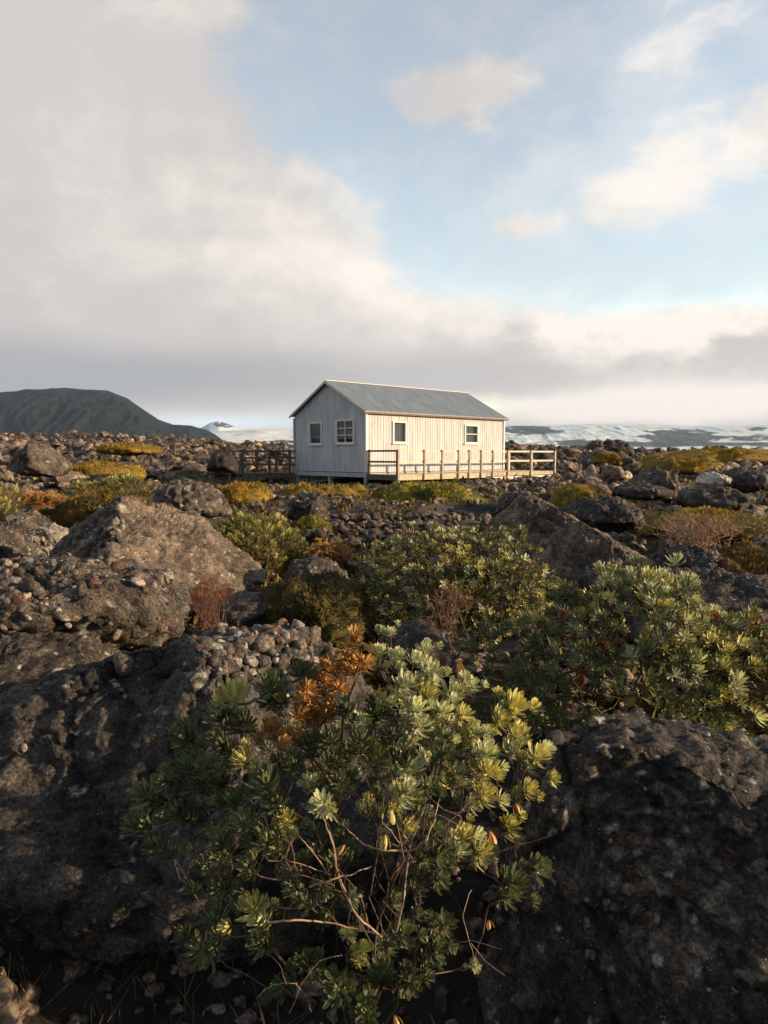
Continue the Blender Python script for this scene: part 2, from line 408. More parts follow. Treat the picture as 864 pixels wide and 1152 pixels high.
    if npeb:
        root = empty(name, base_pt, label=label, cat=cat, group=group)
        obj('stone_body', (V, F, C), ROCK, root)
        mb = MB(); sp, sf = ico(2); N2 = vnormals(V, F)
        wgt = (N2[:, 2] > -.7) * (N2[:, 1] < .5) * (msk > .2) * 1.
        if pebarea:
            px, py = proj(V + base_pt); (cx, cy, sx, sy, w) = pebarea
            wgt = wgt * (.04 + w * np.exp(-((px - cx) / sx) ** 2 - ((py - cy) / sy) ** 2))
        ids = r.choice(len(V), npeb, p=wgt / wgt.sum())
        for ii in ids:
            s = pebsize * r.lognormal(0, .6); sc = s * np.array([1, r.uniform(.6, .95), r.uniform(.4, .8)])
            B = frame(N2[ii] + r.normal(size=3) * .4, r.uniform(0, 6.3))
            jit = 1 + .28 * vnoise(sp * 1.9 + r.uniform(0, 50), 3)[:, None]
            cc = PAL[np.clip(np.searchsorted(PALW, r.random()), 0, 7)] * r.uniform(.8, 1.4)
            mb.add((sp * jit * sc) @ B + V[ii] + N2[ii] * s * .02, F3=sf, c=cc)
        mb.build('embedded_stones', ROCK, root, smooth=True, **({'kind': 'stuff'} if npeb > 100 else {}))
        return root
    return obj(name, (V, F, C), ROCK, loc=base_pt, label=label, cat=cat, group=group)
def frame(z, roll=0.):
    """rows: x,y,z axes with z along the given direction"""
    z = np.asarray(z, float); z = z / np.linalg.norm(z)
    ref = np.array([0, 0, 1.]) if abs(z[2]) < .9 else np.array([1., 0, 0])
    x = np.cross(ref, z); x /= np.linalg.norm(x); y = np.cross(z, x)
    c, s = math.cos(roll), math.sin(roll)
    return np.stack([x * c + y * s, -x * s + y * c, z])

BR = dict(base=(.055, .049, .044), base2=(.155, .130, .108))
boulder('boulder', 'huge dark pebbly boulder behind the left half of the leafy foreground shrub',
        [(-150, 850), (-60, 812), (0, 790), (60, 762), (130, 733), (200, 712), (245, 706), (290, 699), (330, 708), (370, 735), (410, 775), (440, 830), (450, 900), (420, 990), (330, 1020), (240, 1015), (130, 1020), (50, 1000), (0, 960), (-80, 950), (-150, 920)],
        2.75, .62, sub=7, seed=1, peb=.034, pamt=.42, rough=.06, planes=[((-.35, -.72, .6), .58), ((.75, -.35, .6), .66)],
        npeb=420, pebarea=(300, 738, 62, 46, 2.), pebsize=.0125, base=(.036, .035, .036), base2=(.095, .087, .082))
boulder('boulder', 'massive dark speckled boulder filling the lower right corner',
        [(575, 905), (590, 850), (612, 826), (650, 818), (712, 811), (770, 822), (830, 838), (880, 855), (960, 900), (1020, 1000), (1050, 1200), (950, 1330), (760, 1360), (600, 1300), (560, 1180), (566, 1000)],
        2.12, .50, sub=7, seed=2, peb=.026, pamt=.25, rough=.045, planes=[((-.45, -.85, .25), .66), ((.40, -.05, .9), .86)], nrand=3,
        npeb=110, pebarea=(760, 980, 120, 120, 1.), pebsize=.007, base=(.034, .034, .036), base2=(.085, .078, .074))
boulder('boulder', 'flat topped brown pebble crusted boulder on the left edge, above the huge dark one',
        [(-90, 645), (-30, 636), (20, 633), (70, 632), (130, 636), (185, 650), (206, 676), (207, 702), (185, 722), (140, 730), (90, 722), (40, 712), (-20, 706), (-90, 712)],
        4.2, .6, sub=6, seed=3, peb=.055, pamt=.8, rough=.06, npeb=420, pebsize=.014, pebarea=(110, 675, 120, 40, 1.), **BR)
boulder('boulder', 'sunlit brown boulder wedged beneath the flat topped one on the left edge',
        [(-90, 712), (-20, 708), (40, 712), (100, 724), (150, 740), (140, 770), (90, 800), (30, 830), (-40, 850), (-90, 840)],
        3.6, .5, sub=6, seed=4, peb=.04, pamt=.35, rough=.05, planes=[((.2, -.6, .75), .6)], **BR)
boulder('boulder', 'large left boulder with a smooth tan slab sloping down to the right and pebbly top',
        [(45, 655), (62, 615), (80, 590), (100, 575), (130, 563), (168, 562), (200, 572), (228, 596), (265, 625), (297, 652), (300, 675), (260, 690), (200, 690), (120, 685), (60, 680)],
        6.4, 1.0, sub=7, seed=5, peb=.075, pamt=.55, rough=.05, planes=[((.72, -.40, .58), .42), ((-.6, -.6, .5), .62)], npeb=300, pebsize=.016, pebarea=(160, 610, 30, 34, 1.5), nrand=4, base=(.14, .115, .092), base2=(.23, .19, .15), smoothd=(.72, -.40, .58))
boulder('boulder', 'big dark ridge backed boulder in front of the right end of the deck',
        [(540, 610), (560, 585), (588, 562), (606, 549), (620, 549), (645, 560), (680, 582), (710, 606), (735, 630), (745, 650), (710, 668), (640, 672), (580, 665), (545, 645)],
        7.2, 1.0, sub=7, seed=6, peb=.07, pamt=.2, rough=.05, planes=[((-.45, -.75, .45), .33), ((.62, -.1, .75), .44)], nrand=4, smoothd=(.62, -.1, .75), base=(.10, .085, .072), base2=(.22, .18, .145))
boulder('boulder', 'low dark boulder behind the wide right shrub at the right edge',
        [(690, 690), (705, 662), (745, 648), (800, 646), (860, 652), (930, 660), (960, 700), (900, 730), (760, 730), (690, 715)],
        5.0, .6, sub=6, seed=7, peb=.05, pamt=.4, rough=.06)
boulder('boulder', 'rounded pebbly boulder left of the mid green round bush',
        [(318, 660), (322, 640), (335, 629), (355, 625), (372, 632), (388, 648), (396, 665), (360, 675), (325, 672)],
        6.6, .35, sub=5, seed=8, peb=.05, pamt=.5, rough=.08, **BR)
boulder('boulder', 'dark wet looking boulder just below the round bush, behind the foreground shrub top',
        [(425, 735), (432, 712), (455, 702), (490, 701), (510, 716), (516, 745), (480, 765), (440, 760)],
        3.9, .3, sub=5, seed=9, peb=.04, pamt=.3, rough=.07, base=(.045, .04, .036), base2=(.09, .07, .055))
boulder('boulder', 'low grey slab between the red heather sprig and the dark moss hump',
        [(225, 700), (235, 682), (262, 670), (295, 667), (322, 676), (320, 700), (290, 715), (240, 715)],
        4.9, .4, sub=5, seed=10, peb=.05, pamt=.2, rough=.05)
boulder('boulder', 'pale tan pyramid boulder at the far left of the lava field',
        [(14, 530), (24, 512), (38, 497), (46, 497), (62, 511), (78, 526), (70, 536), (30, 536)], 21, 1.0, sub=5, seed=11, peb=.2, pamt=.2, rough=.04, **BR)
boulder('boulder', 'grey blocky boulder just left of the olive bush on the left',
        [(172, 575), (180, 555), (196, 543), (215, 540), (232, 548), (252, 563), (258, 578), (220, 585), (180, 584)], 11.5, .7, sub=6, seed=12, peb=.1, pamt=.6, rough=.09)
boulder('boulder', 'black pyramid boulder beside the left walkway railing',
        [(232, 530), (240, 510), (250, 502), (262, 507), (270, 522), (268, 533)], 30, .9, sub=4, seed=13, peb=.2, pamt=.2, base=(.03, .028, .028), base2=(.05, .045, .04))
for kx, (ol, dd, TT, lb) in enumerate([
    ([(640, 580), (655, 563), (690, 558), (712, 570), (722, 590), (700, 600), (655, 596)], 11, .8, 'smooth dark slab just right of the ridge backed boulder'),
    ([(765, 565), (775, 550), (800, 545), (826, 550), (838, 566), (830, 578), (780, 576)], 15, 1., 'long dark rounded boulder below the white patch on the right'),
    ([(810, 548), (814, 533), (830, 527), (850, 527), (862, 536), (862, 550), (835, 556)], 19, .9, 'black blocky boulder right of the white patch near the right edge'),
    ([(710, 552), (722, 535), (736, 526), (752, 532), (762, 552), (740, 560)], 17, .9, 'brown upright boulder above the dry twiggy bush'),
    ([(684, 558), (690, 548), (715, 543), (745, 548), (760, 556), (725, 563)], 15, .8, 'flat dark slab left of the long rounded boulder'),
    ([(660, 507), (661, 500), (669, 495), (677, 499), (678, 508), (669, 511)], 62, 1.3, 'round reddish boulder on the skyline of the right field'),
    ([(676, 508), (680, 496), (694, 494), (706, 499), (708, 508), (692, 512)], 64, 1.8, 'black boulder on the skyline beside the round reddish one'),
    ([(556, 580), (562, 564), (575, 552), (592, 554), (600, 566), (590, 584)], 17, .8, 'jagged dark boulder under the open end of the deck'),
    ([(0, 600), (4, 582), (22, 574), (40, 578), (52, 594), (48, 612), (10, 614)], 10, .6, 'pale boulder on the left edge behind the flat topped one'),
    ([(30, 618), (38, 596), (56, 590), (74, 596), (78, 616), (56, 628)], 8.5, .4, 'whitish flat faced stone left of the large sloping slab boulder'),
    ([(320, 586), (326, 566), (344, 552), (362, 555), (370, 576), (360, 592)], 13, .5, 'grey angular boulder at the left end of the cobble heap'),
    ([(783, 543), (789, 535), (801, 531), (812, 534), (817, 544), (800, 549)], 18.5, .6, 'smooth white patch left of the black blocky boulder near the right edge'),
    ([(744, 640), (752, 622), (780, 612), (800, 620), (806, 640), (780, 650)], 6.5, .4, 'dark stone half sunk in the brown moss on the right'),
    ([(-60, 640), (-50, 600), (-15, 586), (14, 596), (30, 622), (28, 645), (-20, 655)], 7.5, .6, 'weathered tan boulder cut by the left edge of the picture'),
]):
    kw = dict(base=(.045, .042, .042), base2=(.09, .08, .072)) if kx not in (3, 5, 8, 9, 13) else dict(BR)
    if kx == 11: kw = dict(base=(.6, .6, .58), base2=(.75, .75, .72))  # near-white base for the smooth patch
    if kx == 9: kw = dict(base=(.26, .25, .22), base2=(.4, .38, .34))
    if kx == 5: kw = dict(base=(.09, .05, .04), base2=(.13, .075, .06))
    boulder('boulder', lb, ol, dd, TT, sub=6 if dd < 12 else 5, seed=30 + kx, peb=.012 * dd, pamt=.3, rough=.07, **kw)
print('boulders ok')

# ------------------------------------------------------------------ field stones
def stone_variant(name, sub, seed, rnd=False):
    r = np.random.default_rng(seed); D, F = ico(sub)
    ax = np.array([1., r.uniform(.6, .95), r.uniform(.5, .8)]); q = D.copy()
    for _ in range(11 if not rnd else 6):
        v = r.normal(size=3); v /= np.linalg.norm(v); c = r.uniform(.28, .74) if not rnd else r.uniform(.65, .92)
        e = q @ v - c; q = q - np.where(e > 0, e, 0)[:, None] * v * .95
    V = q * ax; V /= np.abs(V[:, 0]).max()
    N = vnormals(V, F)
    a = fbm(V * 1.7 + seed, 4, seed); b = fbm(V * 6 + seed, 4, seed + 3)
    cc_ = fbm(V * 3.1 + seed, 4, seed + 6)
    v1_, v2_, vi_ = voro(V * 1.9 + seed + a[:, None] * .6, seed + 12); w1_, w2_, wi_ = voro(V * 4.3 + seed + a[:, None] * .6, seed + 14)
    if not rnd: V = V + N * ((vi_ - .5) * .20 + (wi_ - .5) * .08)[:, None]
    V = V + N * ((a * .12 + np.floor(cc_ * 6) / 6 * (.14 if not rnd else .03) + b * (.10 if not rnd else .03)))[:, None]
    k = sst(-.3, .3, a + b)[:, None]
    C = (np.array([.044, .041, .039]) * (1 - k) + np.array([.145, .128, .112]) * k) * (.75 + .5 * vi_)[:, None]
    return V, F, C
VAR = {}
for lv in (2, 3, 4):
    VAR[lv] = [stone_variant('s', lv, 200 + k, k >= 8) for k in range(12)]
stone_meshes = [mesh('stone', *v, True) for v in VAR[4]]
for m in stone_meshes: m.materials.append(ROCKR)
# hut frame
TH = .741; HU = np.array([math.cos(TH), math.sin(TH), 0]); HV = np.array([-math.sin(TH), math.cos(TH), 0])
HC = np.array([-.025 * 28.96, 28.96, CAMZ - .717]); HL, HW, HH, HR = 8.892, 4.95, 2.51, 1.305
def in_hut(x, y, m=.4):
    q = np.stack([x - HC[0], y - HC[1]], -1); u = q @ HU[:2]; v = q @ HV[:2]
    return (u > -.4 - m) & (u < HL + 1.9 + m) & (v > -1.9 - m) & (v < HW + m)
# outlines kept free of loose stones (bushes, moss) in photo pixels with distance band: x0,x1,y0,y1,dmin,dmax
items = []   # x,y,size,squash,rnd
KEEP = ((215, 370, 560, 655, 9.2, .05), (400, 632, 590, 712, 5.6, .05), (60, 190, 520, 575, 18, .12), (235, 425, 535, 582, 22, .11), (418, 575, 535, 588, 20.5, .11), (618, 720, 540, 590, 19, .12), (735, 864, 560, 680, 9., .06), (285, 415, 650, 730, 5.2, .04), (700, 864, 510, 540, 30, .2), (0, 45, 535, 600, 12, .1))
def addst(x, y, s, rnd=None, tag=0, lift=0.):
    px, py = proj(np.array([x, y, .72])); d = y
    for x0, x1, y0, y1, dm, cap in KEEP:
        if x0 < px < x1 and y0 < py < y1 + 40 and d < dm and (py > y0): s = min(s, cap)
    items.append((x, y, s, rnd, tag, lift))
N1 = 5200
rd = np.exp(rng.uniform(np.log(4.2), np.log(26), N1)); ta = rng.uniform(-.66, .66, N1)
cl = fbm(np.stack([rd * ta * .5, rd * .5, ta * 0], 1) + 9, 3, 66)
for a, t, c in zip(rd, ta, cl):
    if c < -.12 and rng.random() < .8: continue
    s = min(.46, .052 * rng.lognormal(0, .72) * (1 + a / 11.))
    x, y = t * a, a
    if in_hut(np.array([x]), np.array([y]), -.2)[0]: continue
    if in_hut(np.array([x]), np.array([y]), .6)[0]: s = min(s, .2)
    if a < 6.5 and s > .12: s = .08
    if a < 10: s = min(s, .24)
    elif t < -.22: s *= 1.45
    # the shallow bowl in front of the hut is mossy: fewer large stones
    px, py = proj(np.array([x, y, .7]))
    if 225 < px < 620 and 14 < y < 27: s = min(s, .2)
    addst(x, y, s)
# fine stones on the ground around the front boulders
for _ in range(1500):
    a = math.exp(rng.uniform(math.log(1.2), math.log(4.6))); t = rng.uniform(-.6, .6); addst(t * a, a, .016 * rng.lognormal(0, .6) * (.6 + a * .35))
# cobble heap in front of the hut
for _ in range(520):
    px = rng.normal(405, 55); d = rng.uniform(9.5, 15.5)
    if not 295 < px < 540: continue
    p = up(px, 560, d); addst(p[0], p[1], rng.lognormal(math.log(.085), .55), rnd=True, tag=1, lift=rng.uniform(0, .22) * math.exp(-((px - 400) / 70) ** 2))
N2 = 15000
rd = np.exp(rng.uniform(np.log(24), np.log(185), N2)); ta = rng.uniform(-.72, .72, N2)
cl = fbm(np.stack([rd * ta * .12, rd * .06, ta * 0], 1) + 4, 3, 68)
for a, t, c in zip(rd, ta, cl):
    if c < -.16 and rng.random() < .75: continue
    s = min(1.15 if a < 60 else .72, .125 * rng.lognormal(0, .75) * (a / 30.) ** .6)
    x, y = t * a, a
    if in_hut(np.array([x]), np.array([y]), .3 + s)[0]: continue
    # keep the sight line to the hut's deck clear
    px, py = proj(np.array([x, y, 1.3]))
    if y < 36 and 265 < px < 640: s = min(s, .22)
    addst(x, y, s)
I = np.array([(a[0], a[1], a[2]) for a in items]); Z = ground_z(I[:, 0], I[:, 1])
PX, PY = proj(np.stack([I[:, 0], I[:, 1], Z + I[:, 2] * .5], 1))
scr = I[:, 2] / I[:, 1] * FPX
inview = (I[:, 1] > 4.2) & (PX > -10) & (PX < 874) & (PY < 1150)
order = np.argsort(-(scr * inview)); NIND = 262
single = set(order[:NIND].tolist())
ZL = {0: ('dark {c} lying among the stones left of the hut, {z}', 'stones scattered left of the hut'),
      1: ('rounded dark cobble in the heap below the front of the hut', 'cobbles heaped below the front of the hut'),
      2: ('{c} lying among the stones right of the deck, {z}', 'stones scattered right of the deck'),
      3: ('{c} on the mossy ground between the bushes and the hut', 'stones between the bushes and the hut')}
rub = MB(); RUBC = []
r2 = np.random.default_rng(11)
for q in range(len(items)):
    x, y, s, rnd, tg, lift = items[q]
    vi = r2.integers(8, 12) if ((rnd and r2.random() < .4) or r2.random() < .12) else r2.integers(0, 8)
    rot = r2.uniform(0, 6.28); tx, ty = r2.normal(0, .25, 2)
    z = Z[q] + s * (.12 + .14 * r2.random()) + lift
    sc = s * np.array([1, r2.uniform(.8, 1.1), r2.uniform(.75, 1.15)])
    if q in single:
        o = bpy.data.objects.new('stone', stone_meshes[vi]); col.objects.link(o)
        o.location = (x, y, z); o.rotation_euler = (tx, ty, rot); o.scale = sc
        px = PX[q]; big = scr[q]
        word = 'big angular stone' if big > 22 else 'angular stone' if vi < 8 else 'rounded stone'
        word = word if px < 0 else word
        zz = 'near the front' if y < 9 else 'midway to the skyline' if y < 22 else 'level with the hut' if y < 45 else 'far back by the skyline'
        if tg == 1: lab, g = ZL[1]
        elif px < 300 or (px < 330 and y > 28): lab, g = ZL[0]; lab = lab.format(c=word, z=zz).replace('dark ', '', 1); g = g + ', ' + zz + ' (' + word + ')'
        elif px > 590: lab, g = ZL[2]; lab = lab.format(c=word, z=zz).replace('dark ', '', 1); g = g + ', ' + zz + ' (' + word + ')'
        else: lab, g = ZL[3]; lab = lab.format(c=word); g = g + ' (' + word + ')'
        setp(o, lab, 'stone', g)
    else:
        V, F, C = VAR[3 if scr[q] > 9 else 2][vi]
        B = frame((ty, tx, 1.), rot)
        k = r2.random(); tint = np.array([.36, .38, .42]) * (1 - k) + np.array([1.9, 1.68, 1.48]) * k
        if tg == 1: tint = tint * .62
        if r2.random() < .06: tint = tint * 1.8
        rub.add((V * sc) @ B + (x, y, z), F3=F, c=np.clip(C * tint, 0, .6))
print('rubble verts', rub.n)
rub.build('rubble', RUBM, smooth=True, kind='stuff', label='loose dark rubble covering the lava field all the way to the skyline', cat='rubble')

# ------------------------------------------------------------------ leafy plants
def leaf_template(rows=4, L=1., W=.30, fold=.16, curl=.18, point=.0):
    """obovate leaf along +z, its upper face to +y"""
    ts = np.linspace(0, 1, rows) ** .8; V = []
    for t in ts:
        w = W * (.34 + .95 * t) * math.sqrt(max(0, 1 - max(0, (t - .66) / .36) ** 2.6))
        w = max(w, W * .16) / 2
        z = t * L; yb = curl * t * t * L - .10 * math.sin(t * 3.1) * L
        V += [(-w, yb + fold * w * 2, z), (0, yb, z), (w, yb + fold * w * 2, z)]
    F = []
    for r in range(rows - 1):
        a = r * 3; F += [(a, a + 1, a + 4, a + 3), (a + 1, a + 2, a + 5, a + 4)]
    return np.array(V), np.array(F)
def rosette(n, seed, rows=4, W=.30, tiers=1., spread=1.):
    """unit rosette (leaf length ~1) along +z: V, F4, per-vertex (leaf random, along-leaf t, inner-ness)"""
    r = np.random.default_rng(seed); LV, LF = leaf_template(rows, 1., W); Vs = []; Fs = []; A = []
    for k in range(n):
        f = k / (n - 1.)                      # 0 inner/top .. 1 outer/bottom
        inc = (R_(8) + f ** .8 * R_(76) * spread) + r.normal(0, .11)
        az = k * 2.39996 + r.normal(0, .15)
        s = (.50 + .5 * math.sin(min(1, f * 1.5) * math.pi / 2)) * r.uniform(.85, 1.12)
        tw = r.normal(0, .2)
        V = LV * s; ca, sa = math.cos(tw), math.sin(tw); V = np.stack([V[:, 0] * ca - V[:, 1] * sa, V[:, 0] * sa + V[:, 1] * ca, V[:, 2]], 1)
        # lean outwards: rotate around x so that z leans to -y (upper face looks up/in)
        c, sn = math.cos(inc), math.sin(inc)
        V = np.stack([V[:, 0], V[:, 1] * c - V[:, 2] * sn, V[:, 1] * sn + V[:, 2] * c], 1)
        c, sn = math.cos(az), math.sin(az); V = np.stack([V[:, 0] * c - V[:, 1] * sn, V[:, 0] * sn + V[:, 1] * c, V[:, 2]], 1)
        V[:, 2] += (1 - f) * .55 * tiers - .15 * tiers
        Fs.append(LF + len(Vs) * len(LV)); Vs.append(V)
        A.append(np.stack([np.full(len(LV), r.random()), np.repeat(np.linspace(0, 1, rows), 3), np.full(len(LV), f)], 1))
    return np.concatenate(Vs), np.concatenate(Fs), np.concatenate(A)
ROS_HI = [rosette(34 + 3 * k, 300 + k, 6, .185 + .025 * (k % 3), .8 + .35 * (k % 3)) for k in range(6)]
ROS_MD = [rosette(24, 320 + k, 4, .21, 1.) for k in range(6)]
ROS_LO = [rosette(12, 340 + k, 3, .36, 1.) for k in range(6)]
ROS_FINE = [rosette(14, 360 + k, 3, .15, 1.9, .6) for k in range(6)]
PALS = {  # outer colour, inner colour, tip colour; sunlit brightness put into S and Y, G kept dark
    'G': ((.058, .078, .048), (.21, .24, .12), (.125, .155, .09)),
    'S': ((.36, .39, .24), (.70, .70, .50), (.56, .58, .38)),
    'Y': ((.33, .32, .11), (.72, .64, .27), (.55, .50, .18)),
    'B': ((.36, .185, .07), (.60, .36, .15), (.50, .28, .11)),
    'O': ((.13, .125, .040), (.27, .235, .08), (.20, .18, .06)),
    'R': ((.15, .04, .02), (.3, .08, .03), (.22, .06, .025)),
}
def crown_mesh(tips, ros, rg):
    """tips: list of (pos, dir, leaf length, palette key)"""
    Vs, Fs, Cs = [], [], []; n = 0
    for p, dr, L, key in tips:
        V, F, A = ros[rg.integers(len(ros))]
        B = frame(dr, rg.uniform(0, 6.28))
        Vs.append((V * L) @ B + p); Fs.append(F + n); n += len(V)
        o, i, t = (np.array(q) for q in PALS[key])
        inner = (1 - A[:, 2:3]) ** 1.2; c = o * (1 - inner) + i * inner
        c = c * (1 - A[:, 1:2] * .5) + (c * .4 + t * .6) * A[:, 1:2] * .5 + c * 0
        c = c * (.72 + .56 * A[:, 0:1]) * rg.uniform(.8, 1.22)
        old = (A[:, 2:3] > .82) & (A[:, 0:1] > .66)
        c = np.where(old, np.array([.17, .12, .03]), c)
        Cs.append(c)
    return np.concatenate(Vs), np.concatenate(Fs), np.concatenate(Cs)
def skeleton(root, tips, rg, r_tip, r_root, c0, c1, sag=.06, nmain=6, wob=.03, tubek=5):
    """branches grown from the root towards every tip, each leaving the nearest earlier branch"""
    P = np.array([t[0] for t in tips]); Dd = np.array([t[1] for t in tips]); root = np.asarray(root, float)
    ordr = np.argsort(np.linalg.norm(P - root, axis=1)); size = np.linalg.norm(P - root, axis=1).max()
    nodes = [root]; par = [-1]
    # main limbs
    far = ordr[-max(nmain * 4, 8):]; pick = rg.choice(far, min(nmain, len(far)), replace=False)
    for t in pick:
        prev = 0
        for f in (.15, .3, .45, .6, .75):
            q = root * (1 - f) + P[t] * f + rg.normal(0, wob * size * .6, 3) + np.array([0, 0, -sag * size * math.sin(f * 3.14)])
            nodes.append(q); par.append(prev); prev = len(nodes) - 1
    for t in ordr:
        A = np.array(nodes); dd = np.linalg.norm(A - P[t], axis=1)
        dr = np.linalg.norm(A - root, axis=1); tgt = np.linalg.norm(P[t] - root)
        cost = dd + .35 * dr + np.where(dr > tgt * .93, 9., 0); j = int(np.argmin(cost)); a = A[j]; L = dd[j]
        e = P[t] - Dd[t] * min(L * .35, size * .12)
        m = (a + e) / 2 + rg.normal(0, .06 * L, 3) - np.array([0, 0, sag * L])
        nodes.append(m); par.append(j); k = len(nodes) - 1
        nodes.append(e); par.append(k); nodes.append(P[t]); par.append(k + 1)
    A = np.array(nodes); par = np.array(par); w = np.zeros(len(A)); isl = np.ones(len(A), bool); isl[par[par >= 0]] = False; w[isl] = 1
    for k in range(len(A) - 1, 0, -1): w[par[k]] += w[k]
    rad = r_tip * w ** .42; rad = rad * min(1., r_root / max(rad.max(), 1e-6)) if rad.max() > r_root else rad
    rad = np.maximum(rad, r_tip)
    mb = MB()
    for k in range(1, len(A)):
        a, b = A[par[k]], A[k]; m = (a + b) / 2 + rg.normal(0, .03 * np.linalg.norm(b - a), 3)
        t = rg.random(); mb.tube([a, m, b], min(rad[par[k]], rad[k] * 1.5), rad[k], tubek, np.array(c0) * (1 - t) + np.array(c1) * t)
    return mb
def crown_pts(outline, d, T, n, rg, lo=.72, front=.75, up_bias=.45):
    st = star(outline, d); D = rg.normal(size=(n * 3, 3)); D /= np.linalg.norm(D, axis=1)[:, None]
    D[:, 1] = np.where(rg.random(len(D)) < front, -np.abs(D[:, 1]), D[:, 1])
    D = D[(D[:, 2] > -.75)][:n]
    V = shape(D, st, T, 2.2); f = rg.uniform(lo, 1., len(D)) ** .7
    sd_ = int(rg.integers(99)); fb = fbm(D * 2.6, 3, sd_); lump = 1 + .38 * fb
    keep = (fbm(D * 4.5 + 7, 3, sd_ + 3) > -.16) | (rg.random(len(D)) < .35); V, D, f, lump = V[keep], D[keep], f[keep], lump[keep]
    dr = D + np.array([0, 0, up_bias]); dr += rg.normal(0, .25, dr.shape)
    return V * (f * lump)[:, None] + st[0], dr / np.linalg.norm(dr, axis=1)[:, None], st[0], D
def shrub(name, label, cat, root, tips, ros, rg, leafm=LEAF, r_tip=.003, r_root=.02, c0=(.07, .045, .03), c1=(.13, .09, .06), group=None, extra=None, **sk):
    root = np.asarray(root, float); e = empty(name, root, label=label, cat=cat, group=group)
    V, F, C = crown_mesh(tips, ros, rg)
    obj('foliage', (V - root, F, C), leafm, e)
    mb = skeleton(root, tips, rg, r_tip, r_root, c0, c1, **sk)
    Vv, Fs, Cc = mb.data(); obj('branches', mesh('branches', Vv - root, Fs, Cc, True), TWIG, e)
    return e

# --- the big foreground shrub
rg = np.random.default_rng(21)
FG = """265 791 Y 50;305 777 G 46;248 811 G 42;212 829 G 42;250 839 G 38;274 857 Y 34;213 867 G 40;300 886 G 44;265 905 G 44;224 884 G 40;168 898 G 44;156 930 G 44;203 916 G 48;
349 881 S 26;324 924 Y 27;363 905 S 32;383 879 G 24;280 975 G 34;425 805 G 34;430 712 S 17;439 713 S 18;427 736 S 22;446 741 S 26;477 733 S 24;484 759 S 36;456 773 S 34;477 784 Y 42;508 782 S 36;530 772 S 24;522 764 S 20;
435 796 S 34;498 803 S 32;529 824 S 30;439 828 G 30;425 857 Y 40;460 866 S 46;456 892 S 40;519 806 Y 30;574 796 Y 36;560 812 Y 30;581 830 Y 46;603 853 Y 40;612 845 S 26;543 850 S 36;501 850 G 36;512 872 G 34;592 890 Y 30;
543 897 Y 32;571 930 Y 28;519 943 Y 34;491 963 G 32;470 820 S 38;452 846 G 32;482 886 G 32;530 866 Y 30;444 914 Y 24;602 978 G 38;575 996 G 44;287 1025 Y 42;242 1037 G 40;228 1068 G 46;294 1063 G 34;408 1070 Y 26;450 1053 G 38;488 1070 G 34;
380 1112 G 48;429 1098 G 38;460 1105 G 38;412 1140 G 34;474 990 G 30;535 1087 S 15;330 860 G 34;350 835 G 34;235 865 G 36;190 880 G 38;250 950 G 36;300 950 G 34;180 955 G 34;275 930 G 36;495 990 G 30;540 960 Y 28;
340 760 G 34;372 835 G 34;405 835 G 34;390 800 G 30;250 1000 G 34;330 1000 G 28;352 1085 G 34;320 1110 G 34;500 1040 G 32;520 830 Y 34;550 870 Y 32;466 800 S 34;500 830 S 32""".replace('\n', '').split(';')
tips = []; tips2 = []; ctr = np.array([385., 930.])
for s in FG:
    x, y, k, sz = s.split(); x, y, sz = float(x), float(y), float(sz)
    rx = (x - ctr[0]) / 245; ry = (y - ctr[1]) / 235; q = min(1, rx * rx + ry * ry)
    d = 1.82 - .34 * math.sqrt(1 - q) + rg.normal(0, .03)
    p = up(x, y, d); L = sz * .92 / FPX * d / 1.75 * rg.uniform(.9, 1.1)
    dr = np.array([rx * .75, -.55 + .3 * rg.random(), .75 - .35 * ry]) + rg.normal(0, .16, 3)
    tips.append((p, dr / np.linalg.norm(dr), L, k))
    for _ in range(2):   # smaller side rosettes
        o2 = rg.normal(0, 1, 3); o2[1] = abs(o2[1]) * .6; p2 = p + o2 * L * .75; d2 = dr + o2 * .4; tips2.append((p2, d2 / np.linalg.norm(d2), L * rg.uniform(.42, .7), k))
OUT1 = [(150, 930), (165, 890), (200, 840), (235, 800), (270, 785), (330, 780), (400, 790), (425, 750), (470, 745), (520, 780), (570, 810), (600, 850), (590, 900), (585, 970), (600, 1000), (560, 1020), (500, 1050), (480, 1110), (430, 1150), (370, 1140), (290, 1090), (225, 1080), (230, 1010), (190, 960)]
tips += tips2
st1 = star(OUT1, 1.85)
D = rg.normal(size=(300, 3)); D /= np.linalg.norm(D, axis=1)[:, None]
Vq = shape(D, st1, .40, 2.2) * rg.uniform(.35, .90, 300)[:, None] + st1[0]
for p, dd in zip(Vq, D):
    px, py = proj(p)
    if 330 < px < 470 and 930 < py < 1050 and p[1] < 1.9: continue
    if p[1] < 1.82: continue
    dr = dd * .7 + np.array([0, -.35, .7]) + rg.normal(0, .2, 3)
    key = 'G' if px < 400 or py > 960 else rg.choice(['G', 'S', 'Y', 'G'])  # shade put into the leaf colour: dark leaves on the left and bottom
    tips.append((p, dr / np.linalg.norm(dr), rg.uniform(.024, .038), key))
root1 = up(425, 1105, 1.85)
sh1 = shrub('shrub', 'big glossy rosette leaved shrub in the foreground with an orange brown dead spray', 'shrub', root1, tips, ROS_HI, rg, r_tip=.0011, r_root=.0065, c0=(.07, .04, .03), c1=(.16, .11, .075), nmain=9, wob=.05)
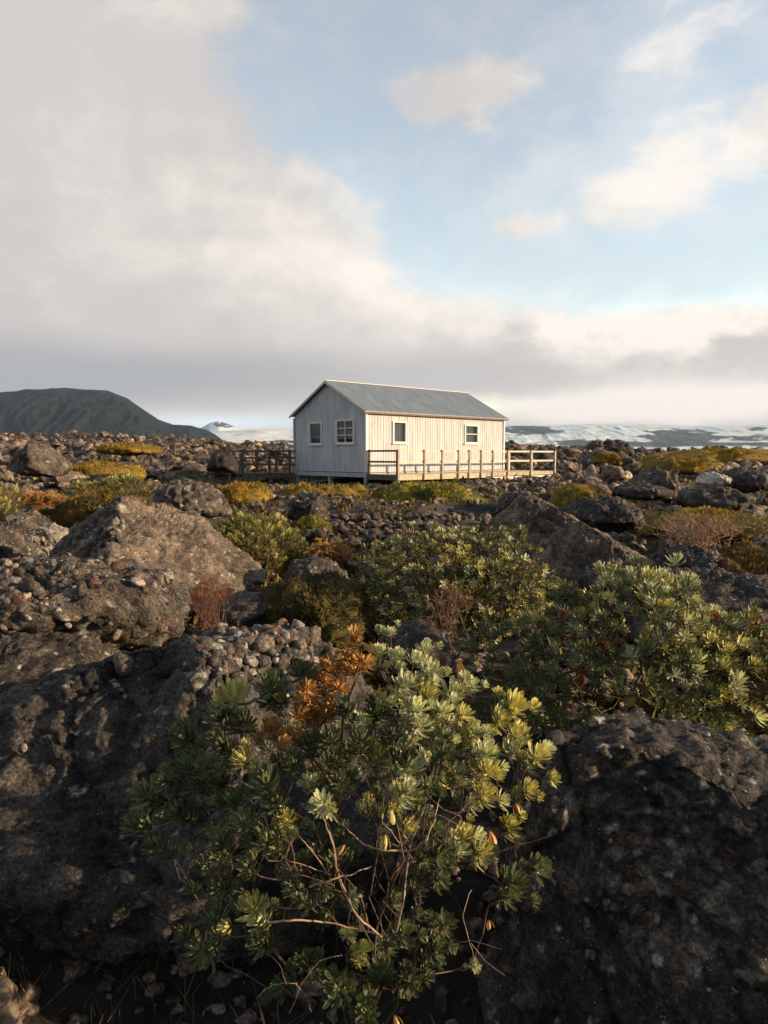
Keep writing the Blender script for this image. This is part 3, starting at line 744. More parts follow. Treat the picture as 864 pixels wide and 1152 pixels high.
# leaves along the stems just below the main rosettes
tt = []
for p, dr, L, k in tips[:len(FG)]:
    for _ in range(1):
        tt.append((p - dr * L * rg.uniform(.5, 1.5) + rg.normal(0, .006, 3), dr + rg.normal(0, .15, 3), L * rg.uniform(.7, .95), k if k != 'Y' else rg.choice(['Y', 'G', 'S'])))
V, F, C = crown_mesh(tt, ROS_HI, rg); obj('stem_leaves', (V - root1, F, C), LEAF, sh1)
# dead orange-brown spray
DB = """397 716 24;393 728 24;403 742 24;412 748 22;390 752 24;380 762 28;370 750 28;352 770 30;366 784 30;345 790 30;338 806 30;366 806 30;356 822 26;380 775 26;304 820 28;312 828 24;328 830 26;296 828 20;386 740 24;372 795 26;350 806 30;345 778 26;360 765 26;320 838 20;398 757 24""".replace('\n', '').split(';')
td = []
for s in DB:
    x, y, sz = map(float, s.split()); p = up(x, y, 1.58 + rg.normal(0, .025)); dr = np.array([rg.normal(0, .4), -.35, .6]); td.append((p, dr / np.linalg.norm(dr), sz * .85 / FPX, 'B'))
    for _ in range(1): td.append((p + rg.normal(0, .009, 3) - np.array([0, 0, .01]), np.array([rg.normal(0, .6), -.4, .5]), sz * .62 / FPX, 'B'))
V, F, C = crown_mesh(td, ROS_HI, rg)
sp = obj('dead_spray', (V - root1, F, C), LEAF, sh1, label='withered orange brown spray')
mb = MB()
for pts in ([(382, 900), (381, 860), (385, 820), (388, 780), (392, 745), (397, 716)], [(378, 890), (374, 850), (366, 815), (356, 785), (352, 770)], [(372, 880), (350, 850), (330, 832), (304, 820)], [(385, 800), (398, 770), (410, 748)]):
    mb.tube([up(x, y, 1.60) - root1 for x, y in pts], .004, .0018, 6, (.20, .10, .04))
mb.build('dead_stem', TWIG, sh1, smooth=True)
# bare pale twigs that catch the light low in the shrub
TW = [([(428, 1052), (400, 1030), (388, 1005), (380, 985), (375, 950), (362, 918)], .0042, .0022), ([(460, 958), (430, 957), (408, 950), (388, 930), (366, 912)], .0038, .0022), ([(388, 1003), (378, 975), (374, 945), (368, 925)], .003, .002),
      ([(348, 997), (372, 990), (400, 982), (418, 974)], .0034, .002), ([(370, 985), (355, 962), (340, 945), (330, 932)], .0026, .0016), ([(372, 985), (350, 976), (326, 969), (318, 962)], .002, .001),
      ([(446, 1048), (455, 1010), (458, 975), (463, 950), (470, 925), (478, 908)], .0036, .002), ([(462, 958), (478, 948), (488, 925), (494, 900), (499, 885)], .003, .0016), ([(490, 945), (505, 925), (525, 905)], .002, .0012), ([(487, 915), (500, 920), (515, 928)], .002, .001),
      ([(415, 1048), (410, 1020), (405, 1005)], .002, .001), ([(300, 1038), (330, 1035), (365, 1037), (400, 1045), (432, 1052)], .004, .0025), ([(450, 950), (440, 935), (430, 925)], .002, .001), ([(452, 945), (458, 925), (470, 912)], .002, .001),
      ([(290, 1122), (305, 1108), (330, 1105), (345, 1120), (350, 1138)], .0018, .0009), ([(385, 1075), (360, 1080), (340, 1105), (326, 1140)], .0018, .0009), ([(530, 1000), (520, 1030), (528, 1060), (535, 1080)], .0016, .001), ([(505, 1063), (530, 1058), (565, 1068)], .0014, .0008), ([(530, 1062), (545, 1080), (568, 1098)], .0014, .0008), ([(540, 966), (580, 952), (622, 940)], .0014, .0007), ([(300, 1072), (315, 1085), (322, 1108)], .0014, .0008)]
mb = MB()
for pts, a, b in TW:
    dd = 1.50 if pts[0][1] < 1060 else 1.56
    P = np.array([up(x, y, dd + .03 * math.sin(i * 1.7 + a * 900)) - root1 for i, (x, y) in enumerate(pts)])
    Q = np.array([[np.interp(t, np.arange(len(P)), P[:, k]) for k in range(3)] for t in np.linspace(0, len(P) - 1, len(P) * 4)])
    Q += rg.normal(0, .0008, Q.shape); mb.tube(Q, a * .62, b * .62, 6, (.36, .24, .16))
mb.build('bare_twigs', TWIG, sh1, smooth=True, label='bare pale leafless twigs')
# withered yellow leaf fans hanging low in the shrub
wl = [(up(x, y, 1.50), np.array([a, -.3, -.8]) / np.linalg.norm([a, -.3, -.8]), s / FPX, 'B' if w else 'Y') for x, y, a, s, w in ((438, 905, 0, 34, 0), (434, 938, -.1, 30, 0), (551, 935, .1, 26, 1), (444, 1142, .3, 26, 1), (388, 950, -.6, 22, 1), (580, 903, .2, 20, 1), (550, 1035, .1, 18, 1))]
V, F, C = crown_mesh(wl, [rosette(6, 400 + k, 6, .26, .3, .5) for k in range(3)], rg); obj('withered_leaves', (V - root1, F, C), LEAF, sh1)
print('shrub1')

def simple_shrub(name, label, cat, outline, d, T, n, L, keys, ros, seed, rootpx, leafm=LEAF, keyf=None, **kw):
    rg = np.random.default_rng(seed); P, Dr, c, D = crown_pts(outline, d, T, n, rg, **{k: kw.pop(k) for k in ('lo', 'front', 'up_bias') if k in kw})
    tips = []
    for p, dr, dd in zip(P, Dr, D):
        px, py = proj(p); key = keyf(px, py, rg) if keyf else keys[rg.integers(len(keys))]
        tips.append((p, dr, L * rg.uniform(.75, 1.25), key))
    return shrub(name, label, cat, up(*rootpx, d), tips, ros, rg, leafm, **kw)
def kB(px, py, rg):  # painted shading: dark leaves low on the left, sunlit colours upper right
    y = (px - 560) / 280 + (740 - py) / 260 + rg.normal(0, .25)
    if rg.random() < .02: return 'R'
    return 'G' if y < .5 else rg.choice(['G', 'S', 'G', 'Y']) if y < .85 else rg.choice(['S', 'S', 'Y', 'O', 'G'])
simple_shrub('shrub', 'wide rosette leaved shrub spreading behind the lower right boulder', 'shrub',
    [(498, 745), (515, 710), (550, 690), (590, 690), (610, 672), (640, 660), (670, 652), (690, 648), (712, 650), (730, 632), (745, 650), (775, 665), (812, 690), (850, 690), (900, 695), (960, 720), (960, 850), (864, 845), (800, 835), (700, 830), (640, 830), (590, 815), (530, 795), (502, 775)],
    3.35, .62, 1300, .042, None, ROS_MD, 51, (700, 830), keyf=kB, r_tip=.002, r_root=.018, nmain=12, lo=.6)
simple_shrub('shrub', 'rounded yellow green bush in the middle, in front of the big dark ridge boulder', 'shrub',
    [(404, 650), (414, 620), (436, 605), (470, 597), (510, 599), (545, 597), (580, 600), (600, 618), (622, 640), (628, 668), (605, 700), (540, 712), (480, 708), (430, 706), (408, 690)],
    5.3, .75, 1500, .038, ['O', 'G', 'Y', 'S', 'G', 'O'], ROS_LO, 52, (510, 705), r_tip=.003, r_root=.02, nmain=12, lo=.62)
simple_shrub('shrub', 'olive feathery bush above the sloping slab boulder', 'shrub',
    [(226, 604), (244, 590), (266, 582), (290, 582), (312, 588), (334, 596), (348, 608), (350, 622), (330, 645), (300, 650), (262, 640), (238, 622)],
    8.6, 1.0, 2300, .055, ['O', 'Y', 'O', 'G', 'O'], ROS_FINE, 53, (300, 645), leafm=MOSS, r_tip=.004, r_root=.02, nmain=8, lo=.55, up_bias=1.1)
for (lb, ol, d, T, n, sd) in (
    ('pale olive bush in the left boulder field near the mossy bank', [(110, 560), (118, 545), (140, 536), (162, 540), (176, 550), (174, 562), (140, 566)], 17, 1.1, 420, 54),
    ('low olive bush beside the pale olive one, farther left', [(76, 556), (84, 548), (100, 544), (112, 549), (116, 558), (96, 562)], 18, .9, 260, 55),
    ('green bush cut by the left edge of the picture', [(-30, 590), (-28, 562), (-5, 548), (14, 550), (26, 566), (30, 585), (10, 598)], 11.5, .7, 420, 56)):
    simple_shrub('shrub', lb, 'shrub', ol, d, T, n, .10 if d > 15 else .08, ['O', 'Y', 'O', 'G'], ROS_FINE, sd, (sum(p[0] for p in ol) / len(ol), max(p[1] for p in ol)), leafm=MOSS, r_tip=.006, r_root=.02, nmain=5, up_bias=1.)
print('shrubs')

# --- fine stemmed dry plants
def wispy(name, label, cat, basepx, d, width, height, n, colA, colB, leafkey, seed, rt=.0035, lean=.0, leafL=.03, leafn=3):
    rg = np.random.default_rng(seed); b = up(*basepx, d); mb = MB(); tips = []
    for _ in range(n):
        a = rg.uniform(0, 6.28); o = rg.normal(0, .12, 2) * width; q = rg.uniform(.15, 1) ** .6
        tip = np.array([math.cos(a) * width * q * .5 + lean, math.sin(a) * width * q * .5, height * rg.uniform(.6, 1.05) * (1 - .35 * q * q)])
        P0 = np.array([o[0], o[1], 0]); m = P0 * .5 + tip * .5 + np.array([0, 0, height * .12]) + rg.normal(0, .03, 3) * height
        c = np.array(colA) * (1 - q) + np.array(colB) * q
        mb.tube([P0, P0 * .7 + m * .3 + rg.normal(0, .01, 3), m, tip], rt * 1.5, rt * .45, 4, c)
        for s in range(3):
            f = rg.uniform(.4, .9); s0 = m * (1 - f) + tip * f; e = s0 + np.array([rg.normal(0, .14), rg.normal(0, .14), rg.uniform(.05, .22)]) * height
            mb.tube([s0, (s0 + e) / 2 + rg.normal(0, .01, 3) * height, e], rt * .7, rt * .3, 3, c)
            if leafkey: tips.append((e, (e - s0) / np.linalg.norm(e - s0), leafL * rg.uniform(.6, 1.2), leafkey))
        if leafkey: tips.append((tip, (tip - m) / np.linalg.norm(tip - m), leafL, leafkey))
    e = empty(name, b, label=label, cat=cat); mb.build('stems', TWIG, e, smooth=True)
    if leafkey:
        V, F, C = crown_mesh(tips, ROS_FINE, rg); obj('foliage', (V, F, C), MOSS, e)
    return e
wispy('dry_bush', 'dry twiggy pinkish tan bush on the right, above the brown moss', 'bush', (782, 624), 7.6, .95, .50, 110, (.20, .11, .07), (.42, .27, .19), 'O', 61, rt=.0045, leafL=.018)
wispy('dry_bush', 'straw coloured dry brush at the right edge beyond the twiggy bush', 'bush', (850, 600), 9.5, 1.2, .24, 90, (.16, .12, .05), (.30, .24, .10), 'O', 62, rt=.005, leafL=.03)
wispy('heather_sprig', 'small red tipped sprig growing between the pebbly left boulders', 'plant', (236, 706), 4.4, .34, .30, 60, (.10, .05, .03), (.20, .10, .06), 'R', 63, rt=.0018, leafL=.016)
wispy('dry_bush', 'rusty orange dry clump left of the round bush', 'bush', (372, 640), 8., .55, .3, 120, (.16, .07, .03), (.30, .14, .07), 'B', 64, rt=.004, leafL=.03)
wispy('dry_bush', 'thin reddish brown twigs at the foot of the round middle bush', 'bush', (508, 722), 3.9, .3, .34, 26, (.12, .06, .04), (.2, .11, .07), 'R', 65, rt=.002, leafL=.012)
wispy('dry_bush', 'small orange leaved plant left of the pale olive bush, near the left edge', 'bush', (46, 572), 12, .8, .26, 80, (.14, .08, .03), (.3, .14, .05), 'B', 66, rt=.005, leafL=.05)

# --- moss mounds
def moss(label, outline, d, T, seed, c1=(.16, .125, .018), c2=(.065, .07, .014), sub=5, tuft=.03, nt=2600, name='moss_mound'):
    st = star(outline, d); D, F = ico(sub); V = shape(D, st, T, 2.2); Rm = st[2].mean(); W = V + st[0]
    N = vnormals(V, F)
    f1, f2, idv = voro(W / (Rm * .28), seed)
    dsp = (np.sqrt(np.clip(1 - f1 * f1, 0, 1)) - .5) * Rm * .16 + fbm(W / Rm * 2, 4, seed) * Rm * .34 + fbm(W / Rm * 9, 4, seed + 4) * Rm * .06
    V = V + N * dsp[:, None]
    k = sst(-.3, .3, fbm(W / Rm * 2.4, 4, seed + 9) + .3 * (idv - .5))[:, None]; C = np.array(c1) * k + np.array(c2) * (1 - k)
    C = C * (1 + .5 * fbm(W / Rm * 14, 3, seed + 8))[:, None]
    rg = np.random.default_rng(seed + 1000); ids = rg.choice(len(V), nt, p=(lambda w: w / w.sum())(np.clip(N[:, 2] + .6, 0, 1) * np.clip(.6 - N[:, 1], 0, 1)))
    dr = N[ids] + np.array([0, 0, .6]) + rg.normal(0, .45, (nt, 3)); dr /= np.linalg.norm(dr, axis=1)[:, None]
    sd = np.cross(dr, rg.normal(size=(nt, 3))); sd /= np.linalg.norm(sd, axis=1)[:, None]; L = tuft * rg.uniform(.5, 1.4, nt)[:, None]
    b = V[ids] + rg.normal(0, Rm * .02, (nt, 3)); T3 = np.stack([b - sd * L * .22, b + sd * L * .22, b + dr * L], 1).reshape(-1, 3)
    Ct = np.repeat(C[ids] * rg.uniform(.8, 1.7, (nt, 1)), 3, 0)
    return obj(name, mesh(name, np.concatenate([V, T3]), [np.concatenate([F, np.arange(nt * 3).reshape(-1, 3) + len(V)])], np.clip(np.concatenate([C, Ct]), .003, .6), True), MOSS, loc=st[0], label=label, cat='moss mound')
YM = dict(c1=(.27, .175, .02), c2=(.13, .09, .016)); GM = dict(c1=(.20, .165, .020), c2=(.075, .080, .014)); BM = dict(c1=(.12, .07, .02), c2=(.05, .034, .014))
moss('golden moss mound left of the hut below the walkway', [(234, 566), (244, 553), (262, 546), (290, 546), (305, 556), (300, 568), (262, 573)], 20, 1.2, 71, tuft=.06, **YM)
moss('golden yellow moss bank in front of the gable end', [(285, 574), (305, 560), (335, 550), (370, 547), (405, 552), (425, 562), (420, 576), (350, 582)], 23, 1.6, 72, tuft=.07, **YM)
moss('long dark green and yellow moss bank below the front railing', [(416, 566), (426, 553), (455, 547), (495, 549), (525, 557), (550, 567), (565, 584), (530, 592), (470, 588), (425, 582)], 21, 1.5, 73, tuft=.07, nt=4200, **GM)
moss('golden moss bank right of the deck end', [(616, 574), (625, 552), (645, 547), (670, 557), (700, 564), (722, 574), (700, 586), (650, 586)], 19, 1.2, 74, tuft=.06, **YM)
moss('yellow moss strip among the dark stones on the right', [(722, 534), (728, 522), (755, 517), (800, 518), (812, 526), (780, 534)], 33, 1.6, 75, tuft=.09, **YM)
moss('brown moss hump under the dry twiggy bush', [(736, 672), (748, 650), (775, 636), (820, 626), (880, 622), (930, 636), (930, 684), (820, 684)], 6.6, .9, 76, tuft=.03, nt=9000, sub=6, **BM)
moss('dark olive moss hump between the left boulders and the round bush', [(288, 705), (300, 675), (330, 658), (370, 655), (402, 664), (414, 690), (405, 722), (340, 728)], 5.0, .6, 77, tuft=.022, nt=9000, sub=6, c1=(.085, .07, .018), c2=(.045, .035, .014))
moss('smooth olive moss ball at the left end of the cobble heap', [(326, 604), (332, 588), (350, 582), (368, 590), (372, 606), (350, 612)], 11.5, .4, 78, tuft=.03, nt=3000, **GM)
moss('mossy bank under the pale olive bush on the left', [(40, 578), (70, 556), (120, 556), (190, 560), (225, 568), (215, 592), (120, 598), (60, 594)], 13.5, 1.2, 79, tuft=.05, nt=4500, c1=(.15, .10, .02), c2=(.05, .045, .014))
moss('yellow green moss patch among the stones on the far left', [(56, 534), (80, 525), (120, 523), (158, 528), (162, 538), (100, 543)], 26, 1.8, 80, tuft=.08, **YM)
moss('thin golden moss patch right of the ridge backed boulder', [(715, 598), (735, 582), (790, 578), (864, 584), (900, 596), (860, 606), (760, 606)], 12, 1.0, 81, tuft=.05, nt=4000, **YM)
moss('golden moss streak on the rise at the far right', [(700, 524), (740, 512), (820, 508), (890, 512), (880, 522), (780, 526)], 45, 3., 82, tuft=.12, **YM)
moss('golden moss streak far left below the mountain', [(108, 508), (125, 502), (150, 501), (176, 504), (180, 509), (140, 511)], 42, 2.5, 83, tuft=.12, **YM)
moss('small yellow moss patch on the dark stones right of the deck', [(668, 520), (676, 511), (692, 512), (698, 522), (684, 526)], 40, 1.2, 84, tuft=.1, nt=1200, **YM)

# --- ground cover tufts and dead grass
def tufts(name, n, rmin, rmax, amax, hh, seed, cols, label, bl=6, w=.05):
    rg = np.random.default_rng(seed); r = np.exp(rg.uniform(math.log(rmin), math.log(rmax), n)); t = rg.uniform(-amax, amax, n)
    x = r * t; y = r * np.sqrt(1 - np.clip(t * t * .3, 0, .9)); cl = fbm(np.stack([x * .5, y * .5, x * 0], 1) + 20, 3, seed); ok = (cl > -.1) & ~in_hut(x, y, 0)
    x, y, r = x[ok], y[ok], r[ok]; z = ground_z(x, y); n = len(x)
    B = np.repeat(np.stack([x, y, z - .01], 1), bl, 0); m = len(B); sc = (hh * (1 + np.repeat(r, bl) * .035) * rg.lognormal(0, .35, m))[:, None]
    B[:, :2] += rg.normal(0, .5, (m, 2)) * sc
    dr = np.stack([rg.normal(0, .55, m), rg.normal(0, .55, m), np.ones(m)], 1); dr /= np.linalg.norm(dr, axis=1)[:, None]
    sd = np.stack([rg.normal(size=m), rg.normal(size=m), np.zeros(m)], 1); sd /= np.linalg.norm(sd, axis=1)[:, None]
    mid = B + dr * sc * .6; tip = B + dr * sc + np.stack([rg.normal(0, .3, m), rg.normal(0, .3, m), -.15 * np.ones(m)], 1) * sc
    ww = sc * w
    V = np.stack([B - sd * ww, B + sd * ww, mid + sd * ww * .8, mid - sd * ww * .8, tip], 1).reshape(-1, 3); i = np.arange(m)[:, None] * 5
    cc = np.array(cols)[rg.integers(0, len(cols), n)]; cc = np.repeat(np.repeat(cc, bl, 0) * rg.uniform(.6, 1.4, (m, 1)), 5, 0)
    obj(name, mesh(name, V, [i + np.array([0, 1, 2, 3]), i + np.array([3, 2, 4])], cc, False), MOSS, kind='stuff', label=label, cat='ground cover')
tufts('ground_cover', 5200, 3.6, 60, .72, .085, 91, [(.14, .11, .02), (.09, .09, .02), (.10, .06, .025), (.15, .09, .03)], 'low moss and dry tufts growing between the stones', bl=9, w=.14)
tufts('dead_grass', 420, 1.1, 2.6, .75, .13, 92, [(.10, .07, .035), (.06, .045, .025), (.16, .12, .07)], 'sparse dead grass in the dark hollow at the bottom', bl=5, w=.010)
print('plants ok')

# ------------------------------------------------------------------ the hut
SIDING = plain('painted_siding', (.49, .51, .535), .6, .20, 2.6, .002, (1.6, 1.6, .22))
ROOFM = plain('roof_sheet', (.19, .23, .27), .45, .28, 2.4, .002, (2.2, .35, 1), spec=.5)
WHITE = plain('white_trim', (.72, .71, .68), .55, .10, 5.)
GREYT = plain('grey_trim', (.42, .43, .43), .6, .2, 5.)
WOOD = plain('weathered_wood', (.46, .37, .26), .8, .30, 9., .002, (1, 1, .3))
WOOD_SHADE = plain('shaded_wood', (.13, .10, .075), .85, .3, 9., .002)  # darker copy of the wood, shade painted in for parts out of the sun
DECKM = plain('deck_boards', (.52, .44, .32), .8, .3, 6., .002)
EAVE = plain('eave_board', (.20, .12, .07), .8, .35, 8.)
INT = plain('interior_board', (.035, .035, .035), .9, .2, 4.)
CURT = plain('curtain', (.15, .165, .19), .9, .12, 6.)
gm, nt, p, o_ = newmat('window_glass'); nt.nodes.remove(p)
gl = nt.nodes.new('ShaderNodeBsdfGlossy'); gl.inputs['Roughness'].default_value = .03; gl.inputs[0].default_value = (.9, .95, 1, 1)
tr = nt.nodes.new('ShaderNodeBsdfTransparent'); tr.inputs[0].default_value = (.82, .86, .86, 1); fr = nt.nodes.new('ShaderNodeLayerWeight'); fr.inputs[0].default_value = .25
q = X(nt, fr.outputs[1]) * .10 + .02; ms = nt.nodes.new('ShaderNodeMixShader'); nt.links.new(q.v, ms.inputs[0]); nt.links.new(tr.outputs[0], ms.inputs[1]); nt.links.new(gl.outputs[0], ms.inputs[2]); nt.links.new(ms.outputs[0], o_.inputs[0])
GLASS = gm
hut = empty('hut', HC, TH, label='pale corrugated hut with a grey pitched roof standing on low posts in the lava field', cat='hut')
def loc_of(px, py, v=0., along='u'):
    """local u (or v) and z of the wall point seen at a photo pixel"""
    lo, hi = 0., 12.
    f = lambda s: proj(HC + (HU * s + HV * v if along == 'u' else HV * s + HU * v))[0]
    for _ in range(50):
        m = (lo + hi) / 2
        if (f(m) < px) == (along == 'u'): lo = m
        else: hi = m
    P = HC + (HU * lo if along == 'u' else HV * lo); w = up(px, py, P[1]); return lo, w[2] - HC[2]
def rect(x0, x1, y0, y1, along):
    a, z1 = loc_of((x0 + x1) / 2, y0, 0, along); _, z0 = loc_of((x0 + x1) / 2, y1, 0, along)
    s0, _ = loc_of(x0, y0, 0, along); s1, _ = loc_of(x1, y0, 0, along); return (min(s0, s1), max(s0, s1), z0, z1)
WF = [rect(441.5, 456.5, 474, 498.5, 'u'), rect(522, 537, 478, 499, 'u')]
WG = [rect(349, 363, 475, 500, 'v'), rect(379, 399, 472, 499, 'v')]
def corrugated(name, o, d, nrm, length, top, openings, z0=0., pitch=.155, dep=.012):
    o = np.array(o, float); d = np.array(d, float); nrm = np.array(nrm, float)
    prof = [(0, 0), (.12, 1), (.42, 1), (.54, 0)]
    s = sorted({round(k * pitch + f * pitch, 4) for k in range(int(length / pitch) + 1) for f, _ in prof if k * pitch + f * pitch <= length} | {0., length} | {q for r in openings for q in r[:2]} | ({length / 2} if callable(top) else set()))
    def h(t):
        f = (t % pitch) / pitch; return dep * np.interp(f, [0, .12, .42, .54, 1], [0, 1, 1, 0, 0])
    V = []; F = []
    for a, b in zip(s[:-1], s[1:]):
        if b - a < 1e-5: continue
        m = (a + b) / 2; ta, tb = (top(a), top(b)) if callable(top) else (top, top)
        segs = [(z0, None)]
        for r in openings:
            if r[0] - 1e-6 <= m <= r[1] + 1e-6: segs = [(z0, r[2]), (r[3], None)]
        for c, e in segs:
            k = len(V); ea = ta if e is None else e; eb = tb if e is None else e
            for t, zz in ((a, c), (b, c), (b, eb), (a, ea)): V.append(o + d * t + nrm * (h(t if t != b else t - 1e-6)) + np.array([0, 0, zz]))
            F.append((k, k + 1, k + 2, k + 3))
    return obj(name, mesh(name, V, [np.array(F)], None, False), SIDING, hut)
gtop = lambda s: HH + HR * (1 - abs(s - HW / 2) / (HW / 2)) - .02
corrugated('wall', (0, 0, 0), (1, 0, 0), (0, -1, 0), HL, HH - .02, WF)
corrugated('wall', (0, 0, 0), (0, 1, 0), (-1, 0, 0), HW, gtop, WG)
corrugated('wall', (HL, 0, 0), (0, 1, 0), (1, 0, 0), HW, gtop, [])
corrugated('wall', (0, HW, 0), (1, 0, 0), (0, 1, 0), HL, HH - .02, [])
mb = MB(); mb.box((.05, .05, -.02), (HL - .05, HW - .05, .03)); mb.build('floor_slab', INT, hut)
mb = MB()   # thin inner lining, left open behind the windows
t_ = .06
def lining(mb, along, ops, L):
    xs = [0.08]; 
    for r in sorted(ops): xs += [r[0], r[1]]
    xs.append(L - .08)
    for k in range(0, len(xs) - 1):
        a, b = xs[k], xs[k + 1]
        zs = [(0.04, HH - .05)] if k % 2 == 0 else [(0.04, sorted(ops)[k // 2][2]), (sorted(ops)[k // 2][3], HH - .05)]
        for z0, z1 in zs:
            if along == 'u': mb.box((a, .05, z0), (b, .08, z1))
            else: mb.box((.05, a, z0), (.08, b, z1))
lining(mb, 'u', WF, HL); lining(mb, 'v', WG, HW)
mb.box((.05, HW - .08, .04), (HL - .05, HW - .05, HH - .05)); mb.box((HL - .08, .09, .04), (HL - .05, HW - .09, HH - .05)); mb.box((.05, .05, HH - .045), (HL - .05, HW - .05, HH - .03)); mb.build('inner_lining', INT, hut)
def window(r, along, cols_, rows_, curtain, label=None, frw=.062):
    s0, s1, z0, z1 = r; w = MB()
    def bx(m, a, b, c, d, n0, n1):    # a..b along, c..d height, n0..n1 outward
        if along == 'u': m.box((a, -n1, c), (b, -n0, d))
        else: m.box((-n1, a, c), (-n0, b, d))
    e = empty('window', (0, 0, 0)); e.parent = hut
    if label: e['label'] = label
    bx(w, s0 - .02, s0 + frw, z0, z1, -.06, .055); bx(w, s1 - frw, s1 + .02, z0, z1, -.06, .055)
    bx(w, s0 + frw, s1 - frw, z1 - frw, z1, -.06, .053); bx(w, s0 + frw, s1 - frw, z0, z0 + frw, -.06, .053)
    w.build('frame', WHITE, e)
    sl = MB(); bx(sl, s0 - .05, s1 + .05, z0 - .05, z0 - .002, -.02, .085); sl.build('sill', WHITE, e)
    a, b, c, d = s0 + frw, s1 - frw, z0 + frw, z1 - frw
    if cols_ > 1 or rows_ > 1:
        mu = MB()
        for k in range(1, cols_): x = a + (b - a) * k / cols_; bx(mu, x - .018, x + .018, c, d, -.02, .03)
        for k in range(1, rows_): z = c + (d - c) * k / rows_; bx(mu, a, b, z - .018, z + .018, -.018, .028)
        mu.build('glazing_bars', WHITE, e)
    g = MB(); bx(g, a, b, c, d, -.012, -.006); g.build('pane', GLASS, e)
    if curtain:
        cu = MB(); n = 26
        for k in range(n):
            x0_ = a - .03 + (b - a + .06) * k / n; x1_ = a - .03 + (b - a + .06) * (k + 1) / n; of = .012 * math.sin(k * 1.5)
            bx(cu, x0_, x1_, c - .03 + (d - c) * curtain[0], c + (d - c) * curtain[1] + .03, -.115 - of, -.105 - of)
        cu.build('curtain', CURT, e)
window(WF[0], 'u', 1, 1, (0, 1)); window(WF[1], 'u', 1, 2, (0, 1)); window(WG[0], 'v', 1, 1, (0, .35)); window(WG[1], 'v', 2, 3, None)
# roof: two corrugated sheets with thickness
def roof_sheet(sign):
    sl = math.hypot(HW / 2, HR); nx = 70; ov = .22; V = []; F = []
    y_e = HW / 2 - sign * (HW / 2 + ov * .75); z_e = HH - HR / (HW / 2) * ov * .75
    N_ = int((HL + .34) / .05); 
    for k in range(N_ + 1):
        x = -.17 + (HL + .34) * k / N_; dz = .016 * (1 if (k // 2) % 2 else 0)
        for (y, z) in ((y_e, z_e), (HW / 2, HH + HR)):
            V.append((x, y, z + .05 + dz)); 
        for (y, z) in ((HW / 2, HH + HR), (y_e, z_e)):
            V.append((x, y, z + .015))
    for k in range(N_):
        a = k * 4; b = a + 4
        for q in range(4): F.append((a + q, b + q, b + (q + 1) % 4, a + (q + 1) % 4))
    F += [(0, 1, 2, 3), (N_ * 4 + 3, N_ * 4 + 2, N_ * 4 + 1, N_ * 4)]
    return obj('roof', mesh('roof', V, [np.array(F)], None, False), ROOFM, hut)
rf = roof_sheet(1); roof_sheet(-1)
mb = MB(); mb.bar((-.19, HW / 2, HH + HR + .075), (HL + .19, HW / 2, HH + HR + .072), .10, .024); mb.build('ridge_cap', WHITE, rf)
slope = HR / (HW / 2)
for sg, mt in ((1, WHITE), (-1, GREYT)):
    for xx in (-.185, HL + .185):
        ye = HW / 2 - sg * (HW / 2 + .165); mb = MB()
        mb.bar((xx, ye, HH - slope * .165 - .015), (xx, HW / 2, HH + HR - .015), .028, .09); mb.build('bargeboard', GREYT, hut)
mb = MB(); mb.box((-.15, -.150, HH - .135), (HL + .15, -.125, HH - .055)); mb.build('eave_board', EAVE, hut)
mb = MB(); mb.box((-.15, -.122, HH - .085), (HL + .15, -.03, HH - .065)); mb.build('soffit', EAVE, hut)
for x, y in ((-.01, -.01), (HL + .01, -.01), (-.01, HW + .01), (HL + .01, HW + .01)):
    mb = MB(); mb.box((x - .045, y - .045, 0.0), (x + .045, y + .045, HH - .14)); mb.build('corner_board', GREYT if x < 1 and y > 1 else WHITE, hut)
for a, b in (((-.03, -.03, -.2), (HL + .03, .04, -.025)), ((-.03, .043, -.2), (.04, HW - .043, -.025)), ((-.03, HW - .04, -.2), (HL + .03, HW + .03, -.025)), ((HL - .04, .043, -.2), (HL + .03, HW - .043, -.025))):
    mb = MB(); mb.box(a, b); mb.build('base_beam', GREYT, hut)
for u in np.linspace(.1, HL - .1, 5):
    for v in (.1, HW / 2, HW - .1):
        g = HC + HU * u + HV * v; zg = ground_z(g[0], g[1])[0] - HC[2] - .15
        mb = MB(); mb.box((u - .07, v - .07, zg), (u + .07, v + .07, -.203)); mb.build('support_post', GREYT if u < 1 else WOOD_SHADE, hut)
# deck
DW, DEX = 1.79, 1.69
deck = empty('deck', HC, TH, label='raised timber deck with a post and rail fence along the sunlit front of the hut', cat='deck')
zt = -.06
mb = MB(); k = 0; v = -DW
while v < -.06:
    mb.box((.02, v, zt - .04), (HL + DEX, v + .128, zt)); v += .138
u = HL + .05
while u < HL + DEX - .13:
    mb.box((u, .0, zt - .04), (u + .128, 2.3, zt)); u += .138
mb.build('decking', DECKM, deck)
mb = MB(); mb.box((.0, -DW - .035, zt - .22), (HL - 3.5, -DW - .003, zt - .005)); mb.build('fascia', DECKM, deck)
mb = MB(); mb.box((HL - 3.49, -DW - .035, zt - .17), (HL + DEX, -DW - .003, zt - .005)); mb.build('fascia', WOOD, deck)
mb = MB(); mb.box((HL - 3.45, -DW - .02, zt - .40), (HL - .9, -DW + .03, zt - .20)); mb.box((HL - .75, -DW - .02, zt - .40), (HL + DEX - .25, -DW + .03, zt - .20)); mb.build('lower_beam', WHITE, deck)
mb = MB(); mb.box((HL + DEX + .003, -DW, zt - .22), (HL + DEX + .035, 2.3, zt - .005)); mb.build('fascia', WOOD, deck)
mb = MB(); mb.box((-.035, -DW, zt - .22), (-.003, -.06, zt - .005)); mb.build('fascia', WOOD_SHADE, deck)
